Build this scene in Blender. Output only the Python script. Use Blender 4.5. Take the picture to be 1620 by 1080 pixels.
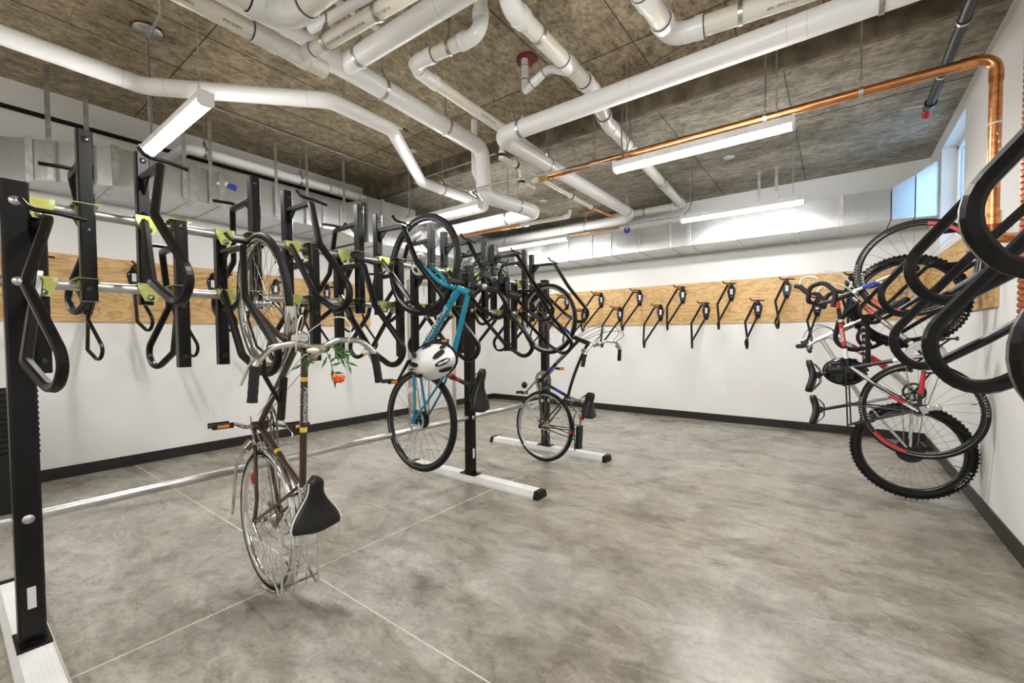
import bpy, bmesh, math, random
import numpy as np
from mathutils import Matrix, Vector
random.seed(7); rng = np.random.default_rng(7)
for o in list(bpy.data.objects): bpy.data.objects.remove(o)
scn = bpy.context.scene; COL = scn.collection

# ------------------------------------------------------------------ camera
CAM_H = 1.25
YAW, PITCH, ROLL, F_PX = math.radians(36.88), math.radians(-1.78), math.radians(-0.43), 685.2
_f = Vector((-math.sin(YAW)*math.cos(PITCH), math.cos(YAW)*math.cos(PITCH), math.sin(PITCH)))
_r = Vector((math.cos(YAW), math.sin(YAW), 0)); _u = _r.cross(_f)
_c, _s = math.cos(ROLL), math.sin(ROLL)
_r, _u = _r*_c + _u*_s, -_r*_s + _u*_c
cam = bpy.data.cameras.new('camera'); cam_o = bpy.data.objects.new('camera', cam); COL.objects.link(cam_o)
cam.sensor_width = 36; cam.lens = F_PX/1620*36; cam.shift_y = 14.1/1620; cam.clip_start = .02
cam_o.matrix_world = Matrix(((_r.x, _u.x, -_f.x, 0), (_r.y, _u.y, -_f.y, 0), (_r.z, _u.z, -_f.z, CAM_H), (0, 0, 0, 1)))
scn.camera = cam_o
# ------------------------------------------------------------------ world: pale daylight outside the window
w = bpy.data.worlds.new('daylight'); scn.world = w; w.use_nodes = True
w.node_tree.nodes['Background'].inputs[0].default_value = (.42, .68, 1.0, 1)
w.node_tree.nodes['Background'].inputs[1].default_value = 1.1
LAMP_STRENGTH = 34.0
scn.view_settings.view_transform = 'Standard'; scn.view_settings.look = 'None'
scn.view_settings.exposure = 1.72; scn.view_settings.gamma = 1.0
scn.view_settings.use_curve_mapping = False

# ------------------------------------------------------------------ materials
MATS = {}
def nt_new(name):
    m = bpy.data.materials.new(name); m.use_nodes = True; MATS[name] = m
    return m, m.node_tree, m.node_tree.nodes['Principled BSDF']
def node(nt, t, **kw):
    n = nt.nodes.new(t)
    for k, v in kw.items(): setattr(n, k, v)
    return n
def coords(nt, scale=(1, 1, 1), rot=(0, 0, 0)):
    tc = node(nt, 'ShaderNodeTexCoord'); mp = node(nt, 'ShaderNodeMapping')
    mp.inputs['Scale'].default_value = scale; mp.inputs['Rotation'].default_value = rot
    nt.links.new(tc.outputs['Object'], mp.inputs['Vector']); return mp.outputs['Vector']
def noise(nt, vec, scale, detail=4, rough=.55, dist=0):
    n = node(nt, 'ShaderNodeTexNoise'); n.inputs['Scale'].default_value = scale
    n.inputs['Detail'].default_value = detail; n.inputs['Roughness'].default_value = rough; n.inputs['Distortion'].default_value = dist
    nt.links.new(vec, n.inputs['Vector']); return n.outputs['Fac']
def ramp(nt, fac, stops):
    r = node(nt, 'ShaderNodeValToRGB'); e = r.color_ramp.elements
    while len(e) < len(stops): e.new(.5)
    for i, (p, c) in enumerate(stops):
        e[i].position = p; e[i].color = (*c, 1) if len(c) == 3 else c
    nt.links.new(fac, r.inputs['Fac']); return r.outputs['Color']
def mix(nt, a, b, fac, mode='MIX'):
    m = node(nt, 'ShaderNodeMix', data_type='RGBA', blend_type=mode)
    for s, v in ((6, a), (7, b)):
        if isinstance(v, tuple): m.inputs[s].default_value = (*v, 1)
        else: nt.links.new(v, m.inputs[s])
    if isinstance(fac, float): m.inputs[0].default_value = fac
    else: nt.links.new(fac, m.inputs[0])
    return m.outputs[2]
def bump(nt, b, fac, strength=.2, dist=.01):
    n = node(nt, 'ShaderNodeBump'); n.inputs['Strength'].default_value = strength; n.inputs['Distance'].default_value = dist
    nt.links.new(fac, n.inputs['Height']); nt.links.new(n.outputs[0], b.inputs['Normal'])
def simple(name, c, rough=.5, metal=0, c2=None, scale=8, stretch=(1, 1, 1), bmp=0, coat=0, spec=.5, rvar=0):
    m, nt, b = nt_new(name)
    b.inputs['Roughness'].default_value = rough; b.inputs['Metallic'].default_value = metal
    b.inputs['Specular IOR Level'].default_value = spec
    if coat: b.inputs['Coat Weight'].default_value = coat; b.inputs['Coat Roughness'].default_value = .1
    if c2 is None: c2 = tuple(x*.88 for x in c)
    v = coords(nt, stretch); f = noise(nt, v, scale)
    nt.links.new(ramp(nt, f, [(.35, c2), (.65, c)]), b.inputs['Base Color'])
    if bmp: bump(nt, b, noise(nt, v, scale*6), bmp, .003)
    if rvar:
        r = ramp(nt, f, [(.3, (max(rough-rvar, .02),)*3), (.7, (min(rough+rvar, 1),)*3)]); nt.links.new(r, b.inputs['Roughness'])
    return m
simple('black_powder', (.0045, .004, .0038), .30, c2=(.0035, .003, .003), scale=3, spec=.3)
simple('black_plastic', (.005, .005, .0055), .42)
simple('black_rubber', (.006, .006, .006), .6, c2=(.0045, .0045, .0045), scale=30, spec=.3)
simple('grip_rubber', (.007, .007, .0065), .7, scale=60, bmp=.3)
simple('black_gloss', (.004, .004, .0045), .22, coat=.3)
simple('saddle_black', (.004, .004, .004), .36, scale=20)
simple('dark_grey', (.05, .05, .05), .5)
simple('galvanised', (.66, .66, .65), .40, 1, c2=(.44, .44, .43), scale=14, stretch=(2, .5, 2), rvar=.08)
simple('steel_strap', (.66, .66, .65), .38, 1, c2=(.45, .45, .45), scale=14)
simple('chrome', (.78, .78, .77), .12, 1, c2=(.66, .66, .65), scale=10)
simple('worn_chrome', (.72, .71, .68), .2, 1, c2=(.42, .39, .34), scale=22)
simple('silver', (.62, .62, .63), .32, 1)
simple('alloy', (.55, .55, .55), .38, 1)
simple('gold_cog', (.75, .62, .33), .3, 1)
simple('brass', (.75, .55, .22), .28, 1)
simple('white_paint', (.84, .84, .82), .4)
simple('white_plastic', (.86, .86, .85), .35, c2=(.82, .82, .81))
simple('pipe_white', (.93, .93, .925), .30, c2=(.90, .90, .895), scale=2)
simple('pvc_fitting', (.92, .92, .91), .22, c2=(.82, .82, .80), scale=4)
simple('pvc_cream', (.88, .85, .76), .32, c2=(.82, .78, .68), scale=3)
simple('cpvc_cream', (.78, .77, .66), .35, c2=(.72, .70, .58), scale=3)
simple('primer_ring', (.02, .02, .10), .4)
simple('black_print', (.03, .03, .03), .7)
simple('baseboard', (.013, .011, .010), .45)
simple('alu_foot', (.80, .80, .79), .34, 0, c2=(.72, .72, .70), scale=6, spec=.7)
simple('red_sealant', (.22, .022, .015), .7, c2=(.10, .01, .008), scale=20, bmp=.5)
simple('red_plastic', (.55, .02, .02), .35)
simple('orange_reflector', (.95, .33, .02), .3)
simple('white_decal', (.85, .85, .84), .4)
simple('yellow_decal', (.85, .66, .03), .35)
simple('blue_decal', (.02, .06, .42), .35)
simple('red_decal', (.62, .03, .03), .35)
simple('teal_paint', (.003, .25, .37), .26, c2=(.003, .22, .335), scale=3, coat=.6)
simple('brown_paint', (.050, .020, .013), .28, c2=(.04, .016, .010), scale=8, coat=.5)
simple('bike_black', (.004, .004, .0045), .28, coat=.3)
simple('silver_paint', (.66, .67, .68), .3, .35, coat=.4)
simple('cable_white', (.74, .71, .60), .5)
simple('tape_black', (.006, .006, .006), .7, scale=40, bmp=.5)
simple('leaf_green', (.06, .16, .03), .55, c2=(.03, .09, .015), scale=40)
simple('flower_orange', (.75, .13, .01), .6, c2=(.55, .06, .005), scale=60)
simple('cream_cap', (.78, .74, .58), .4)
simple('helmet_white', (.82, .82, .81), .35, coat=.2)
simple('foam_black', (.006, .006, .006), .75)
simple('rust_steel', (.36, .30, .25), .45, .8, c2=(.16, .08, .04), scale=50)
simple('blue_plastic', (.01, .08, .40), .4)
simple('chain_steel', (.30, .28, .25), .35, 1, c2=(.18, .16, .14), scale=90)
simple('wire_grey', (.16, .16, .16), .5)
simple('door_white', (.80, .80, .78), .45)
simple('door_frame', (.42, .39, .34), .5)
simple('copper_clamp', (.45, .13, .06), .35, .7)
simple('sticker', (.75, .75, .76), .35)
simple('blue_tape', (.03, .05, .42), .5)
simple('ribbed_copper', (.52, .20, .11), .35, .75, c2=(.30, .09, .05), scale=30)
# zinc-dichromate yellow clamp
m, nt, b = nt_new('zinc_yellow'); b.inputs['Metallic'].default_value = .85; b.inputs['Roughness'].default_value = .3
f = noise(nt, coords(nt), 22, 3, .5, .6)
nt.links.new(ramp(nt, f, [(.3, (.55, .46, .10)), (.5, (.50, .56, .18)), (.68, (.72, .70, .45))]), b.inputs['Base Color'])
# copper
m, nt, b = nt_new('copper'); b.inputs['Metallic'].default_value = 1; b.inputs['Roughness'].default_value = .27
f = noise(nt, coords(nt, (1, 6, 6)), 5, 5, .6)
nt.links.new(ramp(nt, f, [(.32, (.42, .16, .06)), (.55, (.80, .36, .15)), (.75, (.90, .48, .24))]), b.inputs['Base Color'])
# galvanised duct with spangle
m, nt, b = nt_new('duct_metal'); b.inputs['Metallic'].default_value = .95
v = coords(nt); vo = node(nt, 'ShaderNodeTexVoronoi'); vo.inputs['Scale'].default_value = 90; nt.links.new(v, vo.inputs['Vector'])
f = noise(nt, v, 2.2, 4)
a = ramp(nt, f, [(.3, (.50, .52, .53)), (.7, (.68, .695, .70))])
g = node(nt, 'ShaderNodeRGBToBW'); nt.links.new(vo.outputs['Color'], g.inputs[0])
nt.links.new(mix(nt, a, ramp(nt, g.outputs[0], [(.2, (.40, .42, .43)), (.8, (.68, .69, .69))]), .2), b.inputs['Base Color'])
nt.links.new(ramp(nt, g.outputs[0], [(.2, (.30,)*3), (.8, (.34,)*3)]), b.inputs['Roughness'])
# painted wall
m, nt, b = nt_new('wall_paint'); b.inputs['Roughness'].default_value = .72
v = coords(nt); f = noise(nt, v, 1.4, 5)
nt.links.new(ramp(nt, f, [(.3, (.775, .765, .745)), (.7, (.815, .81, .795))]), b.inputs['Base Color'])
bump(nt, b, noise(nt, v, 90, 3), .08, .002)
# concrete floor
m, nt, b = nt_new('concrete_floor')
v = coords(nt); vs = coords(nt, (.55, 1.3, 1), (0, 0, .5))
f1 = noise(nt, v, .62, 5, .6, .4); f2 = noise(nt, vs, 2.4, 8, .68, .8); f3 = noise(nt, v, 38, 4, .7); f4 = noise(nt, vs, 5.5, 9, .72, 1.4)
f5 = noise(nt, v, 1.3, 7, .66, .7); f6 = noise(nt, coords(nt, (.8, 1.25, 1), (0, 0, -.5)), 9, 12, .8, .5); f7 = noise(nt, v, 3.1, 9, .72, 1.0)
base = ramp(nt, f1, [(.30, (.225, .188, .135)), (.44, (.290, .256, .200)), (.58, (.335, .316, .276)), (.72, (.375, .365, .342))])
blot = ramp(nt, f2, [(.32, (.110, .098, .074)), (.44, (.245, .222, .180)), (.55, (.345, .325, .285)), (.70, (.50, .485, .45))])
c1 = mix(nt, base, blot, .45)
c1 = mix(nt, c1, ramp(nt, f5, [(.34, (.36, .345, .31)), (.49, (1, 1, 1))]), .75, 'MULTIPLY')
c1 = mix(nt, c1, ramp(nt, f7, [(.34, (.70, .68, .64)), (.52, (1, 1, 1)), (.68, (1.2, 1.2, 1.2))]), .5, 'MULTIPLY')
c1 = mix(nt, c1, ramp(nt, f6, [(.34, (.40, .385, .35)), (.47, (1, 1, 1)), (.62, (1.45, 1.45, 1.45))]), .7, 'MULTIPLY')
scuff = ramp(nt, f4, [(.58, (0, 0, 0)), (.72, (.5, .5, .5))])
c2 = mix(nt, c1, (.56, .545, .51), scuff)
c3 = mix(nt, c2, ramp(nt, f3, [(.32, (.5,)*3), (.54, (1, 1, 1))]), .5, 'MULTIPLY')
nt.links.new(c3, b.inputs['Base Color'])
nt.links.new(ramp(nt, f2, [(.3, (.20,)*3), (.7, (.38,)*3)]), b.inputs['Roughness'])
bump(nt, b, f6, .08, .002)
# concrete ceiling (plywood-formed)
def ceiling_mat(name, dark, mid, light, st, rz):
    m, nt, b = nt_new(name); b.inputs['Roughness'].default_value = .8
    v = coords(nt, st, (0, 0, rz)); f1 = noise(nt, coords(nt), .7, 4, .6); f2 = noise(nt, v, 9, 12, .80, .5); f3 = noise(nt, v, 30, 8, .75, .3); f8 = noise(nt, coords(nt), 2.6, 7, .7, .8)
    a = ramp(nt, f2, [(.36, dark), (.5, mid), (.66, light)])
    a = mix(nt, a, ramp(nt, f3, [(.38, dark), (.58, light)]), .38)
    a = mix(nt, a, ramp(nt, f8, [(.36, (.55, .52, .47)), (.54, (1, 1, 1))]), .7, 'MULTIPLY')
    a = mix(nt, a, ramp(nt, f1, [(.32, (.62, .58, .52)), (.62, (1, 1, 1))]), .7, 'MULTIPLY')
    nt.links.new(a, b.inputs['Base Color']); bump(nt, b, f2, .35, .006)
ceiling_mat('concrete_ceiling', (.085, .064, .036), (.360, .292, .190), (.74, .63, .45), (1.25, .7, 1), .25)
ceiling_mat('concrete_ceiling_grey', (.085, .073, .052), (.350, .315, .250), (.74, .69, .59), (.6, 1.5, 1), .12)
# plywood
m, nt, b = nt_new('plywood'); b.inputs['Roughness'].default_value = .55
v = coords(nt, (1, 1, 5.5)); wv = noise(nt, v, 1.6, 3, .5, .4)
sn = node(nt, 'ShaderNodeMath', operation='MULTIPLY'); sn.inputs[1].default_value = 62; nt.links.new(wv, sn.inputs[0])
si = node(nt, 'ShaderNodeMath', operation='SINE'); nt.links.new(sn.outputs[0], si.inputs[0])
mr = node(nt, 'ShaderNodeMapRange'); mr.inputs[1].default_value = -1; nt.links.new(si.outputs[0], mr.inputs[0])
a = ramp(nt, mr.outputs[0], [(.0, (.38, .20, .062)), (.28, (.60, .37, .145)), (1, (.69, .46, .205))])
f3 = noise(nt, coords(nt, (1, 1, 40)), 3, 4)
a = mix(nt, a, ramp(nt, f3, [(.3, (.50, .30, .105)), (.7, (.73, .50, .24))]), .4)
nt.links.new(a, b.inputs['Base Color'])
simple('plywood_edge', (.42, .26, .10), .7, c2=(.22, .12, .045), scale=6, stretch=(1, 1, 14))
# lamp diffuser, glass
m, nt, b = nt_new('lamp_diffuser'); b.inputs['Emission Color'].default_value = (1, .985, .96, 1); b.inputs['Emission Strength'].default_value = LAMP_STRENGTH
b.inputs['Base Color'].default_value = (.9, .9, .9, 1)
m, nt, b = nt_new('window_glass'); b.inputs['Transmission Weight'].default_value = 1; b.inputs['Roughness'].default_value = .25; b.inputs['IOR'].default_value = 1.1
f = noise(nt, coords(nt), 3); nt.links.new(ramp(nt, f, [(.3, (.90, .95, 1)), (.7, (.96, .98, 1))]), b.inputs['Base Color'])

# ------------------------------------------------------------------ mesh helpers
def npa(x): return np.asarray(x, float)
class MB:
    def __init__(self): self.v = []; self.f = []; self.m = []; self.s = []; self.n = 0
    def add(self, V, F, mi=0, smooth=False):
        V = npa(V); self.v.append(V); k = self.n
        for f in F: self.f.append([i+k for i in f]); self.m.append(mi); self.s.append(smooth)
        self.n += len(V); return self
    def tf(self, R, t=(0, 0, 0)):
        R = npa(R); t = npa(t); self.v = [V@R.T + t for V in self.v]; return self
    def mesh(self, name, mats):
        me = bpy.data.meshes.new(name)
        me.from_pydata(np.concatenate(self.v).tolist(), [], self.f)
        for m in mats: me.materials.append(MATS[m])
        me.polygons.foreach_set('material_index', self.m); me.polygons.foreach_set('use_smooth', self.s)
        me.update(); return me
    def build(self, name, mats, parent=None, **kw):
        if isinstance(mats, str): mats = [mats]
        return link(name, self.mesh(name, mats), parent, **kw)
def link(name, me, parent=None, label=None, cat=None, group=None, kind=None):
    o = bpy.data.objects.new(name, me); COL.objects.link(o)
    if parent is not None: o.parent = parent
    return tag(o, label, cat, group, kind)
def tag(o, label=None, cat=None, group=None, kind=None):
    if label: o['label'] = label
    if cat: o['category'] = cat
    if group: o['group'] = group
    if kind: o['kind'] = kind
    return o
def thing(name, label, cat, loc=(0, 0, 0), rz=0, group=None):
    o = link(name, None, None, label, cat, group); o.location = loc; o.rotation_euler = (0, 0, rz); return o
def copy_tree(o, parent=None):
    c = o.copy(); COL.objects.link(c); c.parent = parent
    for ch in list(o.children): copy_tree(ch, c)
    return c
def frames(P, closed=False, up=None):
    P = npa(P); n = len(P)
    T = np.zeros_like(P)
    for i in range(n):
        a = P[(i-1) % n] if (closed or i > 0) else P[i]; b = P[(i+1) % n] if (closed or i < n-1) else P[i]
        d = b-a; T[i] = d/max(np.linalg.norm(d), 1e-9)
    u = npa(up) if up is not None else (np.array([0, 0, 1.]) if abs(T[0][2]) < .9 else np.array([1., 0, 0]))
    N = []
    for i in range(n):
        if i > 0:
            ax = np.cross(T[i-1], T[i]); s = np.linalg.norm(ax)
            if s > 1e-9:
                ax /= s; a = math.atan2(s, T[i-1]@T[i]); u = u*math.cos(a)+np.cross(ax, u)*math.sin(a)+ax*(ax@u)*(1-math.cos(a))
        u = u-(u@T[i])*T[i]; u /= np.linalg.norm(u); N.append(u)
    N = np.array(N); return T, N, np.cross(T, N)
def sweep(mb, P, prof, mi=0, smooth=False, closed=False, up=None, cap=True, scale=None):
    P = npa(P); T, N, Bn = frames(P, closed, up); k = len(prof); pr = npa(prof); V = []
    for i in range(len(P)):
        s = 1 if scale is None else scale[i]
        V.append(P[i]+s*(pr[:, :1]*N[i]+pr[:, 1:]*Bn[i]))
    F = []; n = len(P)
    for i in range(n if closed else n-1):
        j = (i+1) % n
        for a in range(k): b2 = (a+1) % k; F.append((i*k+a, i*k+b2, j*k+b2, j*k+a))
    mb.add(np.concatenate(V), F, mi, smooth)
    if cap and not closed:
        mb.add(V[0], [tuple(range(k))[::-1]], mi); mb.add(V[-1], [tuple(range(k))], mi)
    return mb
def circ(r, n=10): return [(r*math.cos(2*math.pi*i/n), r*math.sin(2*math.pi*i/n)) for i in range(n)]
def rsq(a, b=None, r=None):
    b = b or a; r = r if r is not None else min(a, b)*.16; a /= 2; b /= 2
    return [(a-r, b), (-a+r, b), (-a, b-r), (-a, -b+r), (-a+r, -b), (a-r, -b), (a, -b+r), (a, b-r)]
def tube(mb, P, r, n=10, mi=0, closed=False, cap=True, scale=None): return sweep(mb, P, circ(r, n), mi, True, closed, None, cap, scale)
def fillet(P, R, seg=6):
    P = [npa(p) for p in P]; R = [R]*len(P) if isinstance(R, (int, float)) else R; out = [P[0]]
    for i in range(1, len(P)-1):
        a, b, c = P[i-1], P[i], P[i+1]; d1 = (a-b)/np.linalg.norm(a-b); d2 = (c-b)/np.linalg.norm(c-b)
        ang = math.acos(max(-1, min(1, d1@d2))); t = R[i]/math.tan(ang/2) if ang < math.pi-1e-3 else 0
        t = min(t, .49*np.linalg.norm(a-b) if i > 1 else .98*np.linalg.norm(a-b), .49*np.linalg.norm(c-b) if i < len(P)-2 else .98*np.linalg.norm(c-b))
        if t < 1e-5: out.append(b); continue
        p1 = b+d1*t; p2 = b+d2*t; r = t*math.tan(ang/2); bis = (d1+d2)/np.linalg.norm(d1+d2); cen = b+bis*(r/math.sin(ang/2))
        u1 = (p1-cen)/r; u2 = (p2-cen)/r; th = math.acos(max(-1, min(1, u1@u2)))
        for k in range(seg+1):
            s = k/seg; out.append(cen+r*(math.sin((1-s)*th)*u1+math.sin(s*th)*u2)/math.sin(th))
    out.append(P[-1]); return np.array(out)
BOXF = [(0, 3, 2, 1), (4, 5, 6, 7), (0, 1, 5, 4), (1, 2, 6, 5), (2, 3, 7, 6), (3, 0, 4, 7)]
def box(mb, lo, hi, mi=0):
    (x0, y0, z0), (x1, y1, z1) = lo, hi
    return mb.add([(x0, y0, z0), (x1, y0, z0), (x1, y1, z0), (x0, y1, z0), (x0, y0, z1), (x1, y0, z1), (x1, y1, z1), (x0, y1, z1)], BOXF, mi)
def obox(mb, c, ax, size, mi=0, bev=0):
    c = npa(c); X, Y, Z = [npa(a)/np.linalg.norm(a) for a in ax]; h = npa(size)/2
    V = [c+sx*h[0]*X+sy*h[1]*Y+sz*h[2]*Z for sz in (-1, 1) for sx, sy in ((-1, -1), (1, -1), (1, 1), (-1, 1))]
    return mb.add(V, BOXF, mi)
def cyl(mb, a, b, r, n=14, mi=0, smooth=True): return sweep(mb, [a, b], circ(r, n), mi, smooth)
def prism(mb, poly, lo, hi, axis, mi=0):
    # poly 2D extruded along axis between lo and hi ; axis 0/1/2
    k = len(poly); V = []
    for h in (lo, hi):
        for p in poly:
            q = list(p); q.insert(axis, h); V.append(q)
    F = [tuple(range(k))[::-1], tuple(range(k, 2*k))]+[(i, (i+1) % k, k+(i+1) % k, k+i) for i in range(k)]
    return mb.add(V, F, mi)
def lathe(mb, c, axis, prof, n=32, mi=0, smooth=True, closed=False, xdir=None, arc=None):
    # prof: (radius, height along axis)
    c = npa(c); a = npa(axis)/np.linalg.norm(axis)
    x = npa(xdir) if xdir is not None else (np.array([1., 0, 0]) if abs(a[0]) < .9 else np.array([0, 1., 0]))
    x = x-(x@a)*a; x /= np.linalg.norm(x); y = np.cross(a, x); k = len(prof); V = []; F = []
    full = arc is None; a0, a1 = (0, 2*math.pi) if full else arc; m_ = n if full else n+1
    for i in range(m_):
        t = a0+(a1-a0)*i/n; d = math.cos(t)*x+math.sin(t)*y
        for r, h in prof: V.append(c+r*d+h*a)
    kk = k if closed else k-1
    for i in range(n):
        j = (i+1) % m_
        for q in range(kk): p = (q+1) % k; F.append((i*k+q, j*k+q, j*k+p, i*k+p))
    return mb.add(V, F, mi, smooth)
def sphere(mb, c, r, n=12, mi=0, sc=(1, 1, 1), R=None):
    V = []; F = []; m_ = n//2
    for i in range(m_+1):
        for j in range(n):
            t = math.pi*i/m_; p = 2*math.pi*j/n
            V.append((r*sc[0]*math.sin(t)*math.cos(p), r*sc[1]*math.sin(t)*math.sin(p), r*sc[2]*math.cos(t)))
    for i in range(m_):
        for j in range(n): F.append((i*n+j, (i+1)*n+j, (i+1)*n+(j+1) % n, i*n+(j+1) % n))
    V = npa(V)
    if R is not None: V = V@npa(R).T
    return mb.add(V+npa(c), F, mi, True)
_tx = {}
def text2d(s, size=1.0, shear=0):
    key = (s, shear)
    if key not in _tx:
        cu = bpy.data.curves.new('t', 'FONT'); cu.body = s; cu.size = 1; cu.shear = shear; cu.align_x = 'CENTER'; cu.align_y = 'CENTER'; cu.resolution_u = 3
        o = bpy.data.objects.new('t', cu); COL.objects.link(o); dg = bpy.context.evaluated_depsgraph_get()
        me = bpy.data.meshes.new_from_object(o.evaluated_get(dg))
        V = np.array([v.co[:2] for v in me.vertices]) if len(me.vertices) else np.zeros((0, 2)); F = [tuple(p.vertices) for p in me.polygons]
        bpy.data.objects.remove(o); bpy.data.curves.remove(cu); bpy.data.meshes.remove(me); _tx[key] = (V, F)
    V, F = _tx[key]; return V*size, F
def text(mb, s, size, c, xd, yd, mi=0, shear=0, sx=1.0):
    V, F = text2d(s, size, shear); xd = npa(xd)/np.linalg.norm(xd); yd = npa(yd)/np.linalg.norm(yd)
    if len(V): mb.add(npa(c)+V[:, :1]*sx*xd+V[:, 1:]*yd, F, mi)
    return mb

def bezier(p, n=16):
    p = [npa(a) for a in p]; out = []
    for i in range(n+1):
        t = i/n; q = p[:]
        while len(q) > 1: q = [a*(1-t)+b*t for a, b in zip(q[:-1], q[1:])]
        out.append(q[0])
    return out
# ------------------------------------------------------------------ the room
XL, XR, YB, YF = -5.60, .82, 6.82, -3.2
ZH, ZLO, YSTEP = 3.45, 3.24, 3.85
def ceilz(y): return ZH if y < YSTEP else ZLO
T = .15
fl = box(MB(), (XL-T, YF-T, -.12), (XR+.35, YB+T, 0)).build('floor', 'concrete_floor', kind='structure', label='polished grey concrete floor with blotches and saw cut joints')
simple('joint_fill', (.74, .71, .63), .6)
for nm, lo, hi in [('control_joint', (-2.253, YF, -.01), (-2.248, 2.78, .0012)), ('control_joint', (XL, 1.166, -.01), (XR, 1.171, .0012)), ('control_joint', (-2.255, 2.9, -.01), (-2.251, YB, .0008)), ('control_joint', (XL, -1.6, -.01), (XR, -1.592, .0012))]:
    box(MB(), lo, hi).build(nm, 'joint_fill', fl)
cm = MB()
box(cm, (XL-T, YF-T, ZH), (XR+T, YSTEP, ZH+.2), 0); box(cm, (XL-T, YSTEP, ZLO), (XR+T, YB+T, ZH+.2), 1)
ce = cm.build('ceiling', ['concrete_ceiling', 'concrete_ceiling_grey'], kind='structure', label='board marked raw concrete ceiling with a lower slab at the back')
simple('stained_shaded_concrete', (.20, .165, .112), .85, c2=(.085, .068, .042), scale=7)  # stained concrete, with the shade of the ceiling step painted into its colour
box(MB(), (XL, YSTEP-.012, ZLO-.001), (XR, YSTEP-.0005, ZH)).build('slab_edge', 'stained_shaded_concrete', ce)
box(MB(), (XL, YSTEP, ZLO-.006), (XR, YSTEP+.05, ZLO+.01)).build('slab_shadow_strip', 'stained_shaded_concrete', ce)  # dark strip painted in for the shadow and stain line at the slab edge
simple('seam_dark', (.07, .06, .045), .9); simple('seam_light', (.34, .29, .21), .9)
for i, x in enumerate((-4.9, -4.3, -3.7, -3.1, -1.9, -1.25, -.95, -.62, -.1)):
    box(MB(), (x, YF, ZH-.0025), (x+.006, YSTEP, ZH+.01)).build('formwork_seam', 'seam_dark' if i % 3 else 'seam_light', ce)
for i, y in enumerate((-.6, .62, 1.25, 2.45, 3.2)):
    box(MB(), (XL, y, ZH-.0025), (XR, y+.006, ZH+.01)).build('formwork_seam', 'seam_light' if i % 2 else 'seam_dark', ce)
for x in (-4.1, -2.7, -1.3, -.35):
    box(MB(), (x, YSTEP, ZLO-.0025), (x+.006, YB, ZLO+.01)).build('formwork_seam', 'seam_dark', ce)
box(MB(), (-.9, 4.86, ZLO-.003), (XR, 4.868, ZLO+.01)).build('formwork_seam', 'seam_dark', ce)
box(MB(), (XL-T, YF-T, 0), (XL, YB+T, ZH)).build('wall_left', 'wall_paint', kind='structure', label='white painted wall behind the double sided rack')
box(MB(), (XL, YB, 0), (XR+.35, YB+T, ZH)).build('wall_back', 'wall_paint', kind='structure', label='white painted wall with the long plywood strip')
box(MB(), (XL, YF-T, 0), (XR+.35, YF, ZH)).build('wall_front', 'wall_paint', kind='structure', label='white painted wall facing the rack')
WY0, WY1, WZ0, WZ1 = 5.12, 6.13, 2.10, 3.10
wr = MB()
box(wr, (XR, YF, 0), (XR+.3, WY0, ZH)); box(wr, (XR, WY1, 0), (XR+.3, YB, ZH)); box(wr, (XR, WY0, 0), (XR+.3, WY1, WZ0)); box(wr, (XR, WY0, WZ1), (XR+.3, WY1, ZH))
wr.build('wall_right', 'wall_paint', kind='structure', label='white painted wall with a small high window')
wf = MB(); XW = XR+.11
for lo, hi in (((XW, WY0, WZ0), (XW+.05, WY0+.05, WZ1)), ((XW, WY1-.05, WZ0), (XW+.05, WY1, WZ1)), ((XW, WY0, WZ0), (XW+.05, WY1, WZ0+.05)), ((XW, WY0, WZ1-.05), (XW+.05, WY1, WZ1))): box(wf, lo, hi)
win = wf.build('window_1', 'white_plastic', kind='structure', label='high window with white frame set deep in the wall')
box(MB(), (XW+.02, WY0+.05, WZ0+.05), (XW+.026, WY1-.05, WZ1-.05)).build('pane', 'window_glass', win)
BH = .105
for nm, lo, hi in [('baseboard_left', (XL, YF, 0), (XL+.012, 4.62, BH)), ('baseboard_left', (XL, 5.70, 0), (XL+.012, YB, BH)), ('baseboard_back', (XL+.012, YB-.012, 0), (XR-.012, YB, BH)), ('baseboard_right', (XR-.012, YF, 0), (XR, YB, BH)), ('baseboard_front', (XL+.012, YF, 0), (XR-.012, YF+.012, BH))]:
    box(MB(), lo, hi).build(nm, 'baseboard', kind='structure', label='black rubber wall base')
# door in the left wall
d = box(MB(), (XL, 4.70, .01), (XL+.03, 5.62, 2.12)).build('door_1', 'door_white', kind='structure', label='white flush door in the wall beyond the rack')
f = MB(); box(f, (XL, 4.63, 0), (XL+.05, 4.70, 2.19)); box(f, (XL, 5.62, 0), (XL+.05, 5.69, 2.19)); box(f, (XL, 4.70, 2.12), (XL+.05, 5.62, 2.19)); f.build('door_frame', 'door_frame', d)
f = MB(); cyl(f, (XL+.03, 4.78, 1.0), (XL+.08, 4.78, 1.0), .011, 10); cyl(f, (XL+.08, 4.775, 1.0), (XL+.08, 4.9, 1.0), .009, 10); f.build('door_handle', 'chrome', d)
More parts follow.
